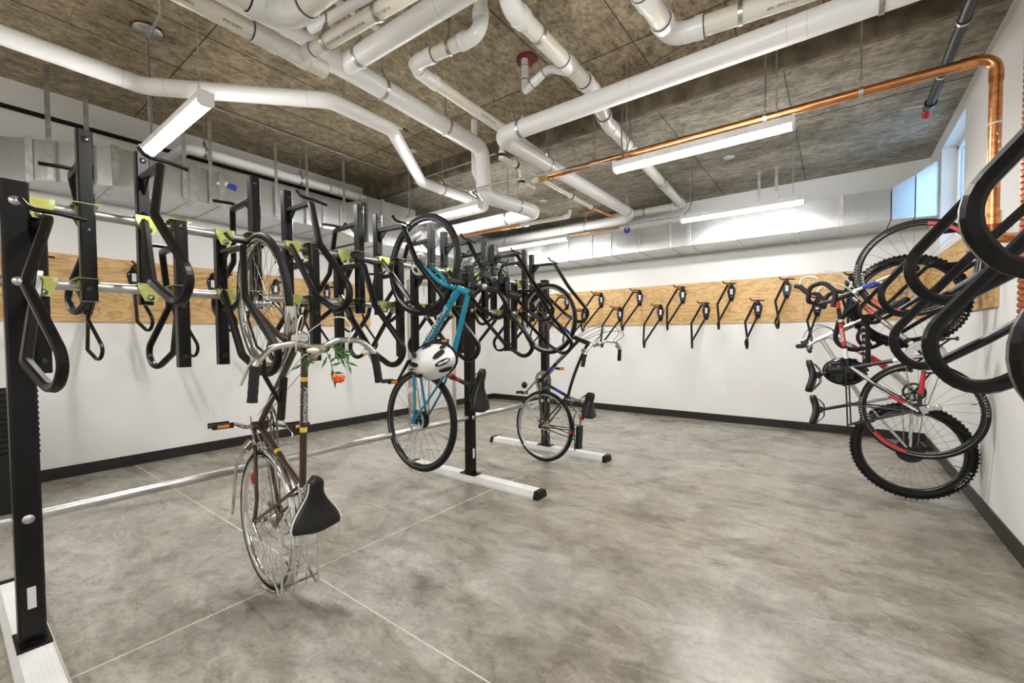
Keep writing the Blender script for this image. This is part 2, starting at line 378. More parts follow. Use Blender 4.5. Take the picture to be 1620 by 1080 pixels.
# plywood backing boards
PZ0, PZ1, PT = 1.42, 2.03, .018
def ply(label, lo, hi, seams, ax):
    p = box(MB(), lo, hi).build('plywood_board', 'plywood', label=label, cat='plywood board')
    return p
for y0, y1 in ((-1.0, 1.42), (1.423, 3.92)):
    ply('plywood backing board on the wall behind the double sided rack, %s' % ('ending nearest the door' if y0 > 1 else 'next to the stacked totes'), (XL+.001, y0, PZ0), (XL+PT, y1, PZ1), [], 1)
for i, (x0, x1) in enumerate(((-5.22, -2.79), (-2.787, -.352), (-.349, .80))):
    ply(('plywood strip on the back wall, sheet beside the black bicycle', 'plywood strip on the back wall, middle sheet with six empty hangers', 'plywood strip on the back wall, short sheet in the corner')[i], (x0, YB-PT, PZ0), (x1, YB-.001, PZ1), [], 0)
ply('plywood board on the window wall behind the hanging bicycles', (XR-PT, 4.06, PZ0), (XR-.001, YB-PT-.001, PZ1), [], 1)
# outlets
for nm, c, ax in (('left', (XL, 1.90, .452), 0), ('back', (-1.30, YB, .458), 1)):
    o = thing('wall_outlet', 'white duplex outlet on the wall behind the rack' if nm == 'left' else 'white duplex outlet on the back wall', 'outlet', c, -math.pi/2 if ax else 0)
    p = MB(); sweep(p, [(0, 0, 0), (.006, 0, 0)], rsq(.115, .07, .006), up=(0, 0, 1)); p.build('cover_plate', 'white_plastic', o)
    for s in (-1, 1):
        q = sweep(MB(), [(.006, 0, s*.02), (.008, 0, s*.02)], rsq(.028, .033, .009), up=(0, 0, 1)).build('receptacle', 'white_plastic', o)
        for y in (-.006, .006): box(MB(), (.008, y-.001, s*.02-.004), (.0084, y+.001, s*.02+.005)).build('slot', 'dark_grey', q)

# ------------------------------------------------------------------ bike rack: posts, rails, feet
XRK = -2.552; RZ = (1.785, 1.478, .553)
rk = thing('bike_rack', 'double sided rack of black posts and galvanised rails on white feet', 'bike rack', (0, 0, 0))
for z in RZ: tube(MB(), [(XRK, -.45, z), (XRK, 4.08, z)], .0212, 20).build('rail', 'galvanised', rk)
PY = (.20, 2.785, 4.005)
for y in PY:
    p = sweep(MB(), [(XRK, y, .068), (XRK, y, 1.862)], rsq(.076, None, .008), up=(1, 0, 0)).build('post', 'black_powder', rk)
    b_ = MB(); box(b_, (XRK-.085, y-.048, .058), (XRK+.085, y+.048, .068))
    b_.build('base_plate', 'black_powder', p)
    for sx in (-.065, .065):
        for sy in (0,): cyl(MB(), (XRK+sx, y+sy, .068), (XRK+sx, y+sy, .077), .010, 6, 0, False).build('anchor_bolt', 'black_powder', p)
    for z in RZ:
        for s in (-1, 1):
            bo = MB(); lathe(bo, (XRK+s*.038, y, z), (s, 0, 0), [(0, .0045), (.008, .0044), (.010, .0025), (.017, .002), (.018, 0)], 16); bo.build('bolt', 'galvanised', p)
    st = box(MB(), (XRK+.0381, y-.012, .20), (XRK+.0386, y+.012, .285)); st.build('sticker', 'sticker', p, label='small silver sticker')
    fp = [(-.062, 0), (.062, 0), (.062, .018), (.045, .058), (-.045, .058), (-.062, .018)]
    fo = MB(); prism(fo, [(y+a, z) for a, z in fp], XRK-.70, XRK+.70, 0)
    fo = fo.build('foot', 'alu_foot', rk)
    for k in range(7):
        yy = y-.042+k*.014; box(MB(), (XRK-.69, yy-.0015, .0575), (XRK+.69, yy+.0015, .0595)).build('grip_rib', 'alu_foot', fo)
    for s in (-1, 1):
        x0, x1 = sorted((XRK+s*.70, XRK+s*.745)); prism(MB(), [(y+a*1.04, z*1.04) for a, z in fp], x0, x1, 0).build('end_cap', 'black_rubber', fo)

# ------------------------------------------------------------------ bike hangers (looped steel arms)
A0 = (0, 0, 0); K0 = (.277, 0, -.008); K1 = (.496, -.081, -.271); V1 = (.688, -.022, -.520); V2 = (.612, -.038, -.632); K2 = (.451, -.084, -.526); B0 = (0, 0, -.161)
LOOP = fillet([A0, K0, K1, V1, V2, K2, B0], [0, .035, .06, .078, .078, .07, 0], 7)
def loop_arm(w_=.0255): return sweep(MB(), LOOP, rsq(w_, w_, .006), 0, False, up=(0, 1, 0))
def hook_rod():
    P = [(.25, .105, .012), (.258, .03, .020), (.262, -.03, .020), (.258, -.048, .026), (.25, -.066, .054)]
    return tube(MB(), fillet(P, .03, 5), .0085, 10)
loop_me = loop_arm().mesh('loop_arm', ['black_powder']); rloop_me = loop_arm(.029).mesh('loop_arm', ['black_powder']); rod_me = hook_rod().mesh('wheel_hook', ['black_powder'])
pp = [(0, .03), (.022, .022), (.030, -.005), (.058, -.04), (.054, -.075), (.026, -.21), (-.026, -.21), (-.054, -.075), (-.058, -.04), (-.030, -.005), (-.022, .022)]
plate_me = prism(MB(), pp, 0, .006, 0).mesh('wall_plate', ['black_powder'])
cuff_me = sweep(MB(), [(.004, 0, -.205), (.004, 0, -.12)], rsq(.04, .04, .006)).tf(np.eye(3), (.02, 0, 0)).mesh('cuff', ['black_powder'])
stk_me = box(MB(), (.0062, -.017, -.115), (.0068, .017, -.035)).mesh('label_sticker', ['sticker'])
screw_me = lathe(MB(), (0, 0, 0), (1, 0, 0), [(.008, .0), (.0075, .004), (0, .0055)], 10).mesh('screw', ['galvanised'])
ring_me = lathe(MB(), (.02, 0, .028), (1, 0, 0), [(.020, -.012), (.020, .012), (.011, .012), (.011, -.012)], 14, closed=True).mesh('eyelet', ['black_powder'])
def wall_hanger(loc, rz, label, group):
    h = thing('bike_hanger', label, 'bike hanger', loc, rz, group)
    link('wall_plate', plate_me, h); link('loop_arm', loop_me, h); link('wheel_hook', rod_me, h); link('label_sticker', stk_me, h, label='pale printed sticker'); link('eyelet', ring_me, h)
    for y, z in ((.042, -.045), (-.042, -.045), (0, -.145)):
        s = link('screw', screw_me, h); s.location = (.006, y, z)
    return h
up_me = MB(); sweep(up_me, [(0, 0, -.588), (0, 0, .114)], rsq(.050, .050, .006), up=(1, 0, 0)); up_me = up_me.mesh('upright', ['black_powder'])
cap_me = lathe(MB(), (0, 0, 0), (1, 0, 0), [(.013, 0), (.0125, .0022), (.009, .003), (0, .003)], 16).mesh('plug', ['black_gloss'])
g_ = MB(); prism(g_, [(-.0, -.058), (-.0, -.14), (.055, -.005), (.02, -.005)], -.004, .004, 1)
def _gus():
    g = MB(); k = [(.0, -.010), (.105, -.012), (.0, -.105)]; V = [(a, s, b) for s in (-.004, .004) for a, b in k]
    return g.add(V, [(0, 1, 2), (5, 4, 3), (0, 3, 4, 1), (1, 4, 5, 2), (2, 5, 3, 0)])
gus_me = _gus().mesh('gusset', ['black_powder'])
def _clamp():
    # rail centre at the local origin, front face towards +x, upright behind at -x
    c = MB(); tz = [(-.044, .026), (.044, .026), (.044, .004), (.020, -.052), (-.020, -.052), (-.044, .004)]
    prism(c, tz, .0245, .0285, 0)
    box(c, (-.020, -.042, .0235), (.0285, -.028, .0265)); box(c, (-.020, .028, .0235), (.0285, .042, .0265)); box(c, (-.074, -.042, .0265), (.0265, .042, .0285))
    prism(c, [(a*.7, b*.8) for a, b in tz], -.0245, -.0215, 0)
    return c
clamp_me = _clamp().mesh('rail_clamp', ['zinc_yellow'])
bolt_me = lathe(MB(), (.0285, 0, -.036), (1, 0, 0), [(.015, 0), (.0145, .003), (.008, .0045), (.0078, .010), (0, .0105)], 12).mesh('clamp_bolt', ['galvanised'])
def rack_hanger(side, y, high, label, group):
    zA = 2.000 if high else 1.705
    h = thing('bike_hanger', label, 'bike hanger', (XRK-side*.046, y, zA), 0 if side > 0 else math.pi, group)
    link('upright', up_me, h); link('loop_arm', rloop_me, h); link('wheel_hook', rod_me, h); link('gusset', gus_me, h)
    for zz in ((RZ[0], RZ[1]) if high else (RZ[0], RZ[1])):
        c = link('rail_clamp', clamp_me, h, label='yellow zinc rail clamp'); c.location = (.046, 0, zz-zA); link('clamp_bolt', bolt_me, c)
    for z in (.075, -.30, -.54):
        p = link('plug', cap_me, h); p.location = (-.025, 0, z); p.rotation_euler = (0, 0, math.pi)
        p = link('plug', cap_me, h); p.location = (.025, 0, z)
    return h
NEAR = [(.264, 0), (.602, 1), (.915, 0), (1.265, 1), (1.589, 0), (1.895, 1), (2.221, 0), (2.541, 1), (2.87, 0), (3.18, 1), (3.50, 0), (3.82, 1)]
FAR = [(.395, 1), (.716, 0), (1.048, 1), (1.374, 0), (1.685, 1), (2.008, 0), (2.315, 1), (2.62, 0), (2.945, 1), (3.26, 0), (3.56, 1), (3.86, 0)]
ORD = ['first', 'second', 'third', 'fourth', 'fifth', 'sixth', 'seventh', 'eighth']
cnt = [0, 0]
for y, hi in NEAR:
    l = {.915: 'black looped hanger carrying the brown bicycle on the rack', 1.895: 'black looped hanger carrying the teal bicycle on the rack', 3.50: 'black looped hanger carrying the black bicycle on the rack'}.get(y)
    rack_hanger(1, y, hi, l or '%s %s looped hanger from the rack post by the totes, facing the open floor' % (ORD[cnt[hi]], 'upper' if hi else 'lower'), 'rack hangers facing the open floor'); cnt[hi] += 1
cnt = [0, 0]
for y, hi in FAR:
    rack_hanger(-1, y, hi, '%s %s looped hanger from the rack post by the totes, facing the plywood wall' % (ORD[cnt[hi]], 'upper' if hi else 'lower'), 'rack hangers facing the wall'); cnt[hi] += 1
for k in range(15):
    x = .125-k*.3325; hi = k % 2 == 0
    if x < -4.9: break
    wall_hanger((x, YB-PT, 1.941 if hi else 1.690), -math.pi/2, '%s %s looped hanger from the window corner on the back wall plywood' % (ORD[k//2], 'upper' if hi else 'lower'), 'hangers on the back wall')
for k in range(12):
    y = .530+k*.338; hi = k % 2 == 0
    if y > 3.85: break
    wall_hanger((XL+PT, y, 1.941 if hi else 1.695), 0, '%s %s looped hanger counting from the totes on the plywood behind the rack' % (ORD[k//2], 'upper' if hi else 'lower'), 'hangers on the wall behind the rack')
rcnt = [0, 0]
for y, hi, l in ((.625, 0, None), (.867, 1, None), (1.185, 0, None), (1.515, 1, None), (1.89, 0, None), (2.44, 1, None), (4.10, 1, 'black looped hanger carrying the red and white road bicycle'), (4.40, 0, 'black looped hanger carrying the silver mountain bicycle')):
    wall_hanger((XR-PT if y > 4.06 else XR, y, 1.942 if hi else 1.752), math.pi, l or '%s %s empty looped hanger counting towards the copper pipe on its wall' % (ORD[rcnt[hi]], 'upper' if hi else 'lower'), 'hangers on the wall with the copper pipe'); rcnt[hi] += 1

# ------------------------------------------------------------------ sheet metal ducts
def duct_from_rings(name, label, rings, seams, flanges=True):
    """rings: list of four-corner rings; every stretch between two rings is a duct section with its own standing seam"""
    root = thing(name, label, 'air duct')
    for i in range(len(rings)-1):
        a, b_ = npa(rings[i]), npa(rings[i+1]); d = (b_-a); L = np.linalg.norm(d.mean(0)); g = .005/L
        a2, b2 = a+d*g, b_-d*g
        s = MB().add(np.concatenate([a2, b2]), [(0, 1, 2, 3), (7, 6, 5, 4), (0, 4, 5, 1), (1, 5, 6, 2), (2, 6, 7, 3), (3, 7, 4, 0)])
        s.build('duct_section', 'duct_metal', root)
    for i in range(1, len(rings)-1) if flanges else []:
        a = npa(rings[i]); c = a.mean(0); t = npa(rings[i+1]).mean(0)-npa(rings[i-1]).mean(0); t /= np.linalg.norm(t)
        o = a+(a-c)/np.linalg.norm(a-c, axis=1)[:, None]*.022
        V = np.concatenate([a-t*.022, o-t*.022, a+t*.022, o+t*.022]); F = []
        for k in range(4):
            j = (k+1) % 4
            F += [(4+k, 4+j, 12+j, 12+k), (k, j, 4+j, 4+k), (8+k, 12+k, 12+j, 8+j), (k, 8+k, 8+j, j)]
        MB().add(V, F).build('joint_flange', 'steel_strap', root)
    return root
def ringL(xf, y, z0, z1, xb=XL+.03, dy=0): return [(xb, y-dy, z0), (xf, y, z0), (xf, y, z1), (xb, y-dy, z1)]
DL0, DL1 = 2.553, 2.88
rl = [ringL(-5.42, YF+.4, DL0, DL1), ringL(-5.42, -1.2, DL0, DL1), ringL(-5.42, .28, DL0, DL1), ringL(-5.24, .50, DL0, DL1), ringL(-4.90, .96, DL0, DL1), ringL(-4.86, 1.50, DL0, DL1), ringL(-4.86, 1.74, DL0, DL1), ringL(-4.86, 2.42, DL0, DL1), ringL(-4.86, 2.80, DL0, DL1), ringL(-4.86, 3.02, DL0, DL1), ringL(-4.80, 3.28, DL0-.08, 2.99)]
dl = duct_from_rings('air_duct', 'long galvanised rectangular duct along the wall behind the rack', rl, None)
tb = duct_from_rings('air_duct', 'tall galvanised duct box at the ceiling step behind the rack', [ringL(-4.72, 3.31, 2.46, 3.02), ringL(-4.72, 3.52, 2.46, 3.02), ringL(-4.72, 4.08, 2.46, 3.02)], None)
for z in (2.52, 2.60, 2.72, 2.84, 2.95):
    for x in (-5.3, -4.8): lathe(MB(), (x, 3.309, z), (0, -1, 0), [(.008, 0), (.007, .003), (0, .004)], 8).build('screw', 'galvanised', tb)
duct_from_rings('air_duct', 'galvanised duct from the tall box to the far corner', [ringL(-4.86, 4.11, DL0-.05, 2.88), ringL(-4.86, 4.7, DL0-.05, 2.87), ringL(-4.86, 5.35, DL0-.05, 2.86), ringL(-4.86, 5.80, DL0-.08, 2.84)], None)
def ringB(x, yf, z0, z1): return [(x, YB-.03, z0), (x, YB-.03, z1), (x, yf, z1), (x, yf, z0)]
BD0, BD1, BYF = 2.455, 2.785, 6.085
rb_ = [ringB(XL+.05, 5.82, BD0, 2.82), ringB(-4.4, 5.95, BD0, 2.80)]+[ringB(x, BYF, BD0, BD1) for x in (-3.9, -3.45, -3.03, -2.72, -2.30, -1.86, -1.60, -1.05, -.40, .02, .44)]
duct_from_rings('air_duct', 'galvanised rectangular duct across the back wall', rb_, None)
duct_from_rings('air_duct', 'flared galvanised duct piece in the window corner', [ringB(.4405, BYF, BD0, BD1), ringB(.63, 6.12, BD0, 2.89), ringB(.824, 6.17, BD0, 3.03)], None, False)
for nm, c, ax, col in (('left', (-4.858, 1.80, 2.76), 0, 'blue_tape'),):
    t_ = thing('bag_scrap', 'clear plastic scrap with blue tape stuck on the long duct', 'scrap', c)
    MB().add([(.004, -.02, .0), (.012, .06, -.03), (.010, .075, .02), (.012, .05, .035), (.006, .0, .04)], [(0, 1, 2, 3, 4)]).build('tape', 'blue_tape', t_)
    MB().add([(.004, -.12, .0), (.012, -.03, -.01), (.016, -.005, .03), (.010, -.06, .06)], [(0, 1, 2, 3)]).build('film', 'white_plastic', t_)
t_ = thing('tape_scrap', 'blue tape scrap stuck on the back wall duct', 'scrap', (-2.46, BYF-.002, 2.79)); lathe(MB(), (0, 0, 0), (0, -1, 0), [(.05, 0), (.035, .02), (.01, .012), (0, .03)], 9, smooth=False).build('tape', 'blue_tape', t_)
# flat straps that carry the left duct
for y in (.60, .80, 1.43, 1.64, 2.25, 2.59, 3.05):
    x = -4.835 if y > .9 else -4.835-(.96-y)*.74
    s = box(MB(), (x-.003, y-.016, DL0), (x+.003, y+.016, ZH)).build('duct_strap', 'steel_strap', label='flat galvanised strap hanging the long duct, %s from the totes' % ORD[(.60, .80, 1.43, 1.64, 2.25, 2.59, 3.05).index(y)], cat='strap', group='straps of the long duct')
    for z in (DL0+.05, DL1-.05): lathe(MB(), (x+.003, y, z), (1, 0, 0), [(.007, 0), (.006, .003), (0, .004)], 8).build('screw', 'galvanised', s)
for x, wh in ((-2.45, 'near the blue tape scrap'), (-.78, 'of the pair, away from the window'), (-.6, 'of the pair, nearer the window')):
    box(MB(), (x-.016, BYF-.022, BD1), (x+.016, BYF-.016, ZLO)).build('duct_strap', 'steel_strap', label='flat galvanised strap of the back duct, '+wh, cat='strap', group='straps of the back duct')

# ------------------------------------------------------------------ pipes
def pipe(name, label, pts, D, mat, R=.1, fit=None, cat='pipe', rings=(), clamps=(), prints=(), n=18, seams=()):
    """pts: corner points; clamps/rings: (segment, t) spots; fittings follow the bends when fit is a material"""
    root = thing(name, label, cat); P = fillet(pts, R, 8); r = D/2
    tube(MB(), P, r, n).build('pipe_run', mat, root)
    pts = [npa(p) for p in pts]
    if fit:
        for i in range(1, len(pts)-1):
            a, b, c = pts[i-1], pts[i], pts[i+1]; d1 = (a-b)/np.linalg.norm(a-b); d2 = (c-b)/np.linalg.norm(c-b)
            e = min(R*1.0+.07, .45*np.linalg.norm(a-b)); g = min(R*1.0+.07, .45*np.linalg.norm(c-b))
            fm = MB(); tube(fm, fillet([b+d1*e, b, b+d2*g], R, 8), r*1.10, n)
            for q, dd in ((b+d1*e, d1), (b+d2*g, d2)): tube(fm, [q-dd*.045, q], r*1.20, n)
            fo = fm.build('elbow_fitting', fit, root)
            for q, dd in ((b+d1*e, d1), (b+d2*g, d2)): tube(MB(), [q, q+dd*.006], r*1.045, n).build('primer_ring', 'primer_ring', fo)
    def spot(sg, t): a, b = pts[sg], pts[sg+1]; return a+(b-a)*t, (b-a)/np.linalg.norm(b-a)
    for sg, t in rings:
        q, dd = spot(sg, t); c = tube(MB(), [q-dd*.05, q+dd*.05], r*1.13, n).build('coupling', fit or mat, root)
        for s in (-1, 1): tube(MB(), [q+dd*s*.05, q+dd*s*.056], r*1.05, n).build('primer_ring', 'primer_ring', c)
    for sg, t in seams:
        q, dd = spot(sg, t); tube(MB(), [q-dd*.002, q+dd*.002], r*1.004, n).build('jacket_seam', 'sticker', root)
    for sg, t in clamps:
        q, dd = spot(sg, t); h = MB(); zc = ceilz(q[1])
        side = np.cross(dd, (0, 0, 1)); side /= np.linalg.norm(side); ring = []
        for k in range(25):
            a = -math.pi*.5+2*math.pi*k/24; ring.append(q+side*math.cos(a)*(r+.004)+npa((0, 0, 1))*math.sin(a)*(r+.004))
        th = [q+side*s*(r+.004)*.5+npa((0, 0, 1))*(r*.9) for s in (-1, 1)]; apex = q+npa((0, 0, r+.055))
        sweep(h, ring, [(-.0018, -.012), (.0018, -.012), (.0018, .012), (-.0018, .012)], closed=False, cap=False)
        for x in th: sweep(h, [x, apex], [(-.0018, -.012), (.0018, -.012), (.0018, .012), (-.0018, .012)])
        hb = h.build('clevis_hanger', 'steel_strap', root)
        tube(MB(), [apex, (apex[0], apex[1], zc)], .005, 8).build('hanger_rod', 'galvanised', hb)
        cyl(MB(), apex-npa((0, 0, .012)), apex+npa((0, 0, .008)), .011, 6, 0, False).build('nut', 'galvanised', hb)
    for sg, t, s, size, ang in prints:
        q, dd = spot(sg, t); side = np.cross(dd, (0, 0, 1)); side /= np.linalg.norm(side)
        a = math.radians(ang); nrm = side*math.cos(a)+npa((0, 0, 1))*math.sin(a); yd = np.cross(nrm, dd)
        text(MB(), s, size, q+nrm*(r+.0012), dd, yd).build('pipe_print', 'black_print', root, kind='stuff')
    return root
Zp = 3.0
pipe('drain_pipe', 'white drain pipe with two diagonal offsets running above the rack', [(-3.85, YF+.1, Zp), (-3.85, .92, Zp), (-3.01, 1.80, Zp), (-3.02, 2.36, Zp), (-3.76, 3.34, Zp), (-3.77, 4.52, Zp), (-5.4, 4.54, Zp)], .113, 'pipe_white', .13, clamps=((4, .28), (4, .75), (0, .3)), seams=((0, .97), (1, .12), (1, .88), (3, .1), (3, .9)))
pipe('insulated_pipe', 'fat white insulated pipe over the rack that drops and turns towards the tall duct', [(-2.70, YF+.1, 3.1), (-2.71, 1.8, 3.1), (-2.81, 3.28, 3.1), (-2.81, 3.30, 2.65), (-2.72, 4.12, 2.65), (-4.82, 4.14, 2.65)], .148, 'pipe_white', .10, clamps=((1, .17), (1, .64), (3, .6), (4, .2), (4, .75), (0, .6)), seams=((1, .3), (1, .5), (1, .75)))
pipe('vent_pipe', 'slim white insulated pipe looping down beside the fat insulated drop', [(-2.98, 3.36, ZH), (-2.98, 3.36, 2.94), (-2.98, 3.52, 2.76), (-2.94, 4.3, 2.76), (-3.2, 4.36, 2.76)], .066, 'pipe_white', .08)
pipe('waste_pipe', 'cream waste pipe with a wye fitting beside the fat insulated pipe', [(-2.44, YF+.1, 2.85), (-2.455, 1.24, 2.85), (-2.47, 1.45, 2.85)], .092, 'pvc_cream', .05, clamps=((0, .70),), rings=((0, .965), (1, .12)), prints=((0, .86, 'PVC-1120 DWV 3 IN  ASTM D2665', .019, -50), (0, .93, 'PVC DWV', .019, -50)), fit='pvc_fitting')
pipe('branch_pipe', 'cream lettered branch pipe that joins the wye fitting', [(-2.46, 1.30, 2.85), (-1.30, 1.40, 2.85), (-1.20, 1.40, ZH)], .076, 'pvc_cream', .06, fit='pvc_fitting', clamps=((0, .20), (0, .55)), rings=((0, .06),), prints=((0, .35, '2 IN PVC-DWV  ASTM D1785 SCH 40', .019, -60), (0, .6, 'TO NSF 14', .019, -60)))
pipe('waste_pipe', 'short cream waste pipe with a big white elbow high over the rack', [(-2.13, YF+.1, 2.78), (-2.13, 1.06, 2.78), (-.7, 1.12, 2.78), (-.6, 1.12, ZH)], .112, 'pvc_cream', .10, fit='pvc_fitting')
pipe('insulated_pipe', 'fat white insulated branch that tees into the long insulated pipe', [(-2.71, 1.73, 3.1), (.35, 1.80, 3.1), (.42, 1.80, ZH)], .130, 'pipe_white', .05, clamps=((0, .06), (0, .42)), seams=((0, .3),))
pipe('waste_pipe', 'cream waste pipe with white elbows coming out of a red sealed ceiling hole', [(-1.80, 2.10, ZH), (-1.80, 2.10, 3.14), (-2.32, 2.02, 3.12), (-2.38, 2.12, 3.12), (-2.44, 3.75, 3.10)], .088, 'pvc_cream', .085, fit='pvc_fitting', clamps=((1, .45), (3, .72)), prints=((3, .45, 'PVC-DWV 3 IN ASTM', .021, -35),))
pipe('insulated_pipe', 'long white insulated pipe crossing the room and turning to the back wall duct', [(.78, 2.925, 2.95), (-2.32, 2.93, 2.95), (-2.31, 6.13, 2.95), (-5.3, 6.15, 2.95)], .140, 'pipe_white', [0, .11, .42, 0], clamps=((0, .925), (0, .2), (1, .24), (1, .86), (2, .28)), seams=((0, .62), (0, .3), (0, .33), (1, .1)))
pipe('waste_pipe', 'long cream waste pipe with wye fittings running towards the back duct', [(-1.49, 1.98, ZH), (-1.49, 1.98, 3.10), (-1.49, 3.02, 3.10), (-1.62, 3.55, 3.10), (-1.78, 6.42, 3.10), (-2.85, 6.42, 3.10)], .108, 'pvc_cream', .07, fit='pvc_fitting', rings=((1, .62), (2, .5), (3, .65), (4, .75)), clamps=((1, .28), (3, .2), (3, .6), (4, .5)), prints=((1, .22, 'CHARLOTTE PVC DWV', .021, 225), (1, .45, 'PVC-1120 DWV 4', .021, 225), (3, .5, 'PVC-DWV', .021, 225)))
pipe('trap_pipe', 'white trap pipe hanging from a red sealed hole into the long waste pipe', [(-2.0, 2.86, ZH), (-2.0, 2.86, 3.18), (-1.80, 2.72, 3.14), (-1.70, 2.74, 3.20), (-1.52, 2.82, 3.13)], .056, 'pvc_fitting', .07, rings=((0, .45), (2, .1)))
pipe('waste_pipe', 'cream waste pipe with a white wye elbow beside the ceiling hole lines', [(.42, 2.94, ZH), (.40, 2.94, 3.1), (-.84, 2.80, 3.1), (-.88, 2.05, 3.1), (-.88, 2.03, ZH)], .113, 'pvc_cream', .11, fit='pvc_fitting', rings=((2, .55),), clamps=((1, .70),), prints=((1, .45, 'PVC-1120 DWV 4 IN  ASTM D2665  NSF', .021, 235),))
pipe('water_pipe', 'thin cream water line above the lettered branch pipe', [(-2.58, .9, 3.41), (-2.60, 1.95, 3.41)], .045, 'pvc_cream', .02, rings=((0, .85),), fit='pvc_fitting')
pipe('vent_pipe', 'short white vent pipe above the wye fitting', [(-2.86, 1.58, 3.33), (-1.9, 1.69, 3.33), (-1.85, 1.69, ZH)], .062, 'pipe_white', .05, fit='pvc_fitting')
tube(MB(), bezier([(-.56, 2.86, 3.02), (-.80, 3.05, 3.30), (-1.10, 3.55, 3.34), (-1.40, 3.12, 3.30), (-1.40, 3.36, 3.05), (-1.40, 3.36, 2.67)], 24), .0055, 8).build('power_cable', 'wire_grey', label='grey power cable sagging from the waste pipe to the strip lamp', cat='cable')
pipe('wall_pipe', 'white drain pipe along the top of the wall behind the rack', [(XL+.02, 1.50, 3.10), (-5.04, 1.52, 3.10), (-5.05, 3.30, 3.10), (-5.07, 3.78, 3.08)], .098, 'pipe_white', .1, fit=None, clamps=((1, .08), (1, .62)), rings=((1, .85), (2, .3)))
pipe('black_conduit', 'thin black conduit line along the top of the wall behind the rack', [(XL+.022, YF+.1, 3.215), (XL+.022, 3.8, 3.2)], .04, 'black_powder', .02, cat='conduit')
# copper
cu = pipe('copper_pipe', 'copper pipe crossing under the slab and turning down the window wall', [(-2.27, 3.61, 2.8), (.695, 3.61, 2.8), (.695, 3.61, 1.78), (XR+.01, 3.61, 1.78)], .056, 'copper', .075, clamps=((0, .17), (0, .80), (0, .62)))
for a, b in (((.55, 3.61, 2.8), (.612, 3.61, 2.8)), ((.695, 3.61, 2.722), (.695, 3.61, 2.66))): tube(MB(), [a, b], .0315, 18).build('coupling', 'copper', cu)
tube(MB(), [(.695, 3.61, 2.42), (.695, 3.61, 2.432)], .0286, 18).build('tape_band', 'white_plastic', cu)
cc = tube(MB(), [(.695, 3.61, 1.835), (.695, 3.61, 1.865)], .032, 18).build('pipe_clamp', 'copper_clamp', cu)
for s in (-1, 1): obox(MB(), (.695+s*.045, 3.58, 1.85), ((1, 0, 0), (0, 1, 0), (0, 0, 1)), (.05, .012, .03)).build('clamp_ear', 'copper_clamp', cc)
for k in range(5): sphere(MB(), (.70+.006*k, 3.584, 2.36-.045*k), .006, 8, 0, (1, .4, 1.6)).build('paint_fleck', 'white_plastic', cu)
br = MB(); lathe(br, (-2.30, 3.61, 2.8), (1, 0, 0), [(.028, -.05), (.040, -.05), (.040, -.012), (.032, -.012), (.032, .02), (.038, .02), (.038, .045), (.028, .045)], 8, smooth=False); br.build('brass_union', 'brass', cu)
pw = thing('water_pipe', 'cream plastic water pipe with black elbows feeding the copper pipe', 'pipe')
def wp(pts, R=.02, r=.021): tube(MB(), fillet(pts, R, 5), r, 14).build('pipe_run', 'cpvc_cream', pw)
wp([(-2.41, 3.08, 3.06), (-2.41, 3.08, 2.88)]); wp([(-2.41, 3.10, 2.85), (-2.45, 4.50, 2.85), (-2.46, 5.0, 2.85)]); wp([(-2.42, 3.36, 2.83), (-2.42, 3.40, 2.72), (-2.42, 3.61, 2.72)]); wp([(-2.34, 3.61, 2.8), (-2.44, 3.61, 2.79)])
for c, d_ in (((-2.41, 3.08, 2.865), (0, 0, 1)), ((-2.41, 3.30, 2.85), (0, 1, 0)), ((-2.45, 4.42, 2.85), (0, 1, 0)), ((-2.42, 3.40, 2.72), (0, 0, 1)), ((-2.46, 4.95, 2.85), (0, 1, 0))):
    c = npa(c); d_ = npa(d_); tube(MB(), [c-d_*.035, c+d_*.035], .029, 14).build('socket', 'pvc_fitting', pw); tube(MB(), [c-d_*.012, c+d_*.012], .032, 14).build('black_coupling', 'black_plastic', pw)
c2 = thing('copper_pipe', 'thin copper line with cream plastic joints near the back duct', 'pipe')
for pts, r, m in (([(-4.75, 4.83, 2.78), (-3.50, 4.86, 2.78)], .024, 'copper'), ([(-3.50, 4.86, 2.78), (-2.75, 4.90, 2.78)], .023, 'cpvc_cream'), ([(-2.75, 4.90, 2.78), (-2.74, 4.90, 2.86)], .023, 'cpvc_cream'), ([(-2.70, 5.1, 2.86), (-2.46, 5.12, 2.86)], .018, 'copper'), ([(-2.46, 5.0, 2.85), (-2.44, 5.5, 2.86)], .018, 'copper'), ([(-3.45, 5.86, 2.79), (-2.50, 5.9, 2.79)], .014, 'copper')):
    tube(MB(), pts, r, 12).build('pipe_run', m, c2)
tube(MB(), [(-3.56, 4.86, 2.78), (-3.48, 4.86, 2.78)], .03, 12).build('brass_union', 'brass', c2)
for x in (-3.4, -2.78): tube(MB(), [(x-.03, 4.88, 2.78), (x+.03, 4.88, 2.78)], .031, 12).build('socket', 'pvc_fitting', c2)
sp = pipe('sprinkler_pipe', 'black sprinkler pipe with a red end fitting near the window wall', [(.58, YF+.1, 3.11), (.58, 5.02, 3.11)], .06, 'black_plastic', .02, clamps=((0, .84),))
tube(MB(), [(.58, 4.86, 3.11), (.58, 4.95, 3.11)], .040, 14).build('elbow_fitting', 'black_gloss', sp); tube(MB(), [(.58, 5.0, 3.11), (.58, 5.06, 3.08)], .034, 14).build('end_fitting', 'red_plastic', sp); tube(MB(), [(.58, 4.4, 3.11), (.58, 4.413, 3.11)], .0315, 14).build('tape_band', 'white_plastic', sp)
tube(MB(), [(.58, 4.90, 3.11), (.42, 4.92, 3.13)], .01, 8).build('sprinkler_arm', 'galvanised', sp)
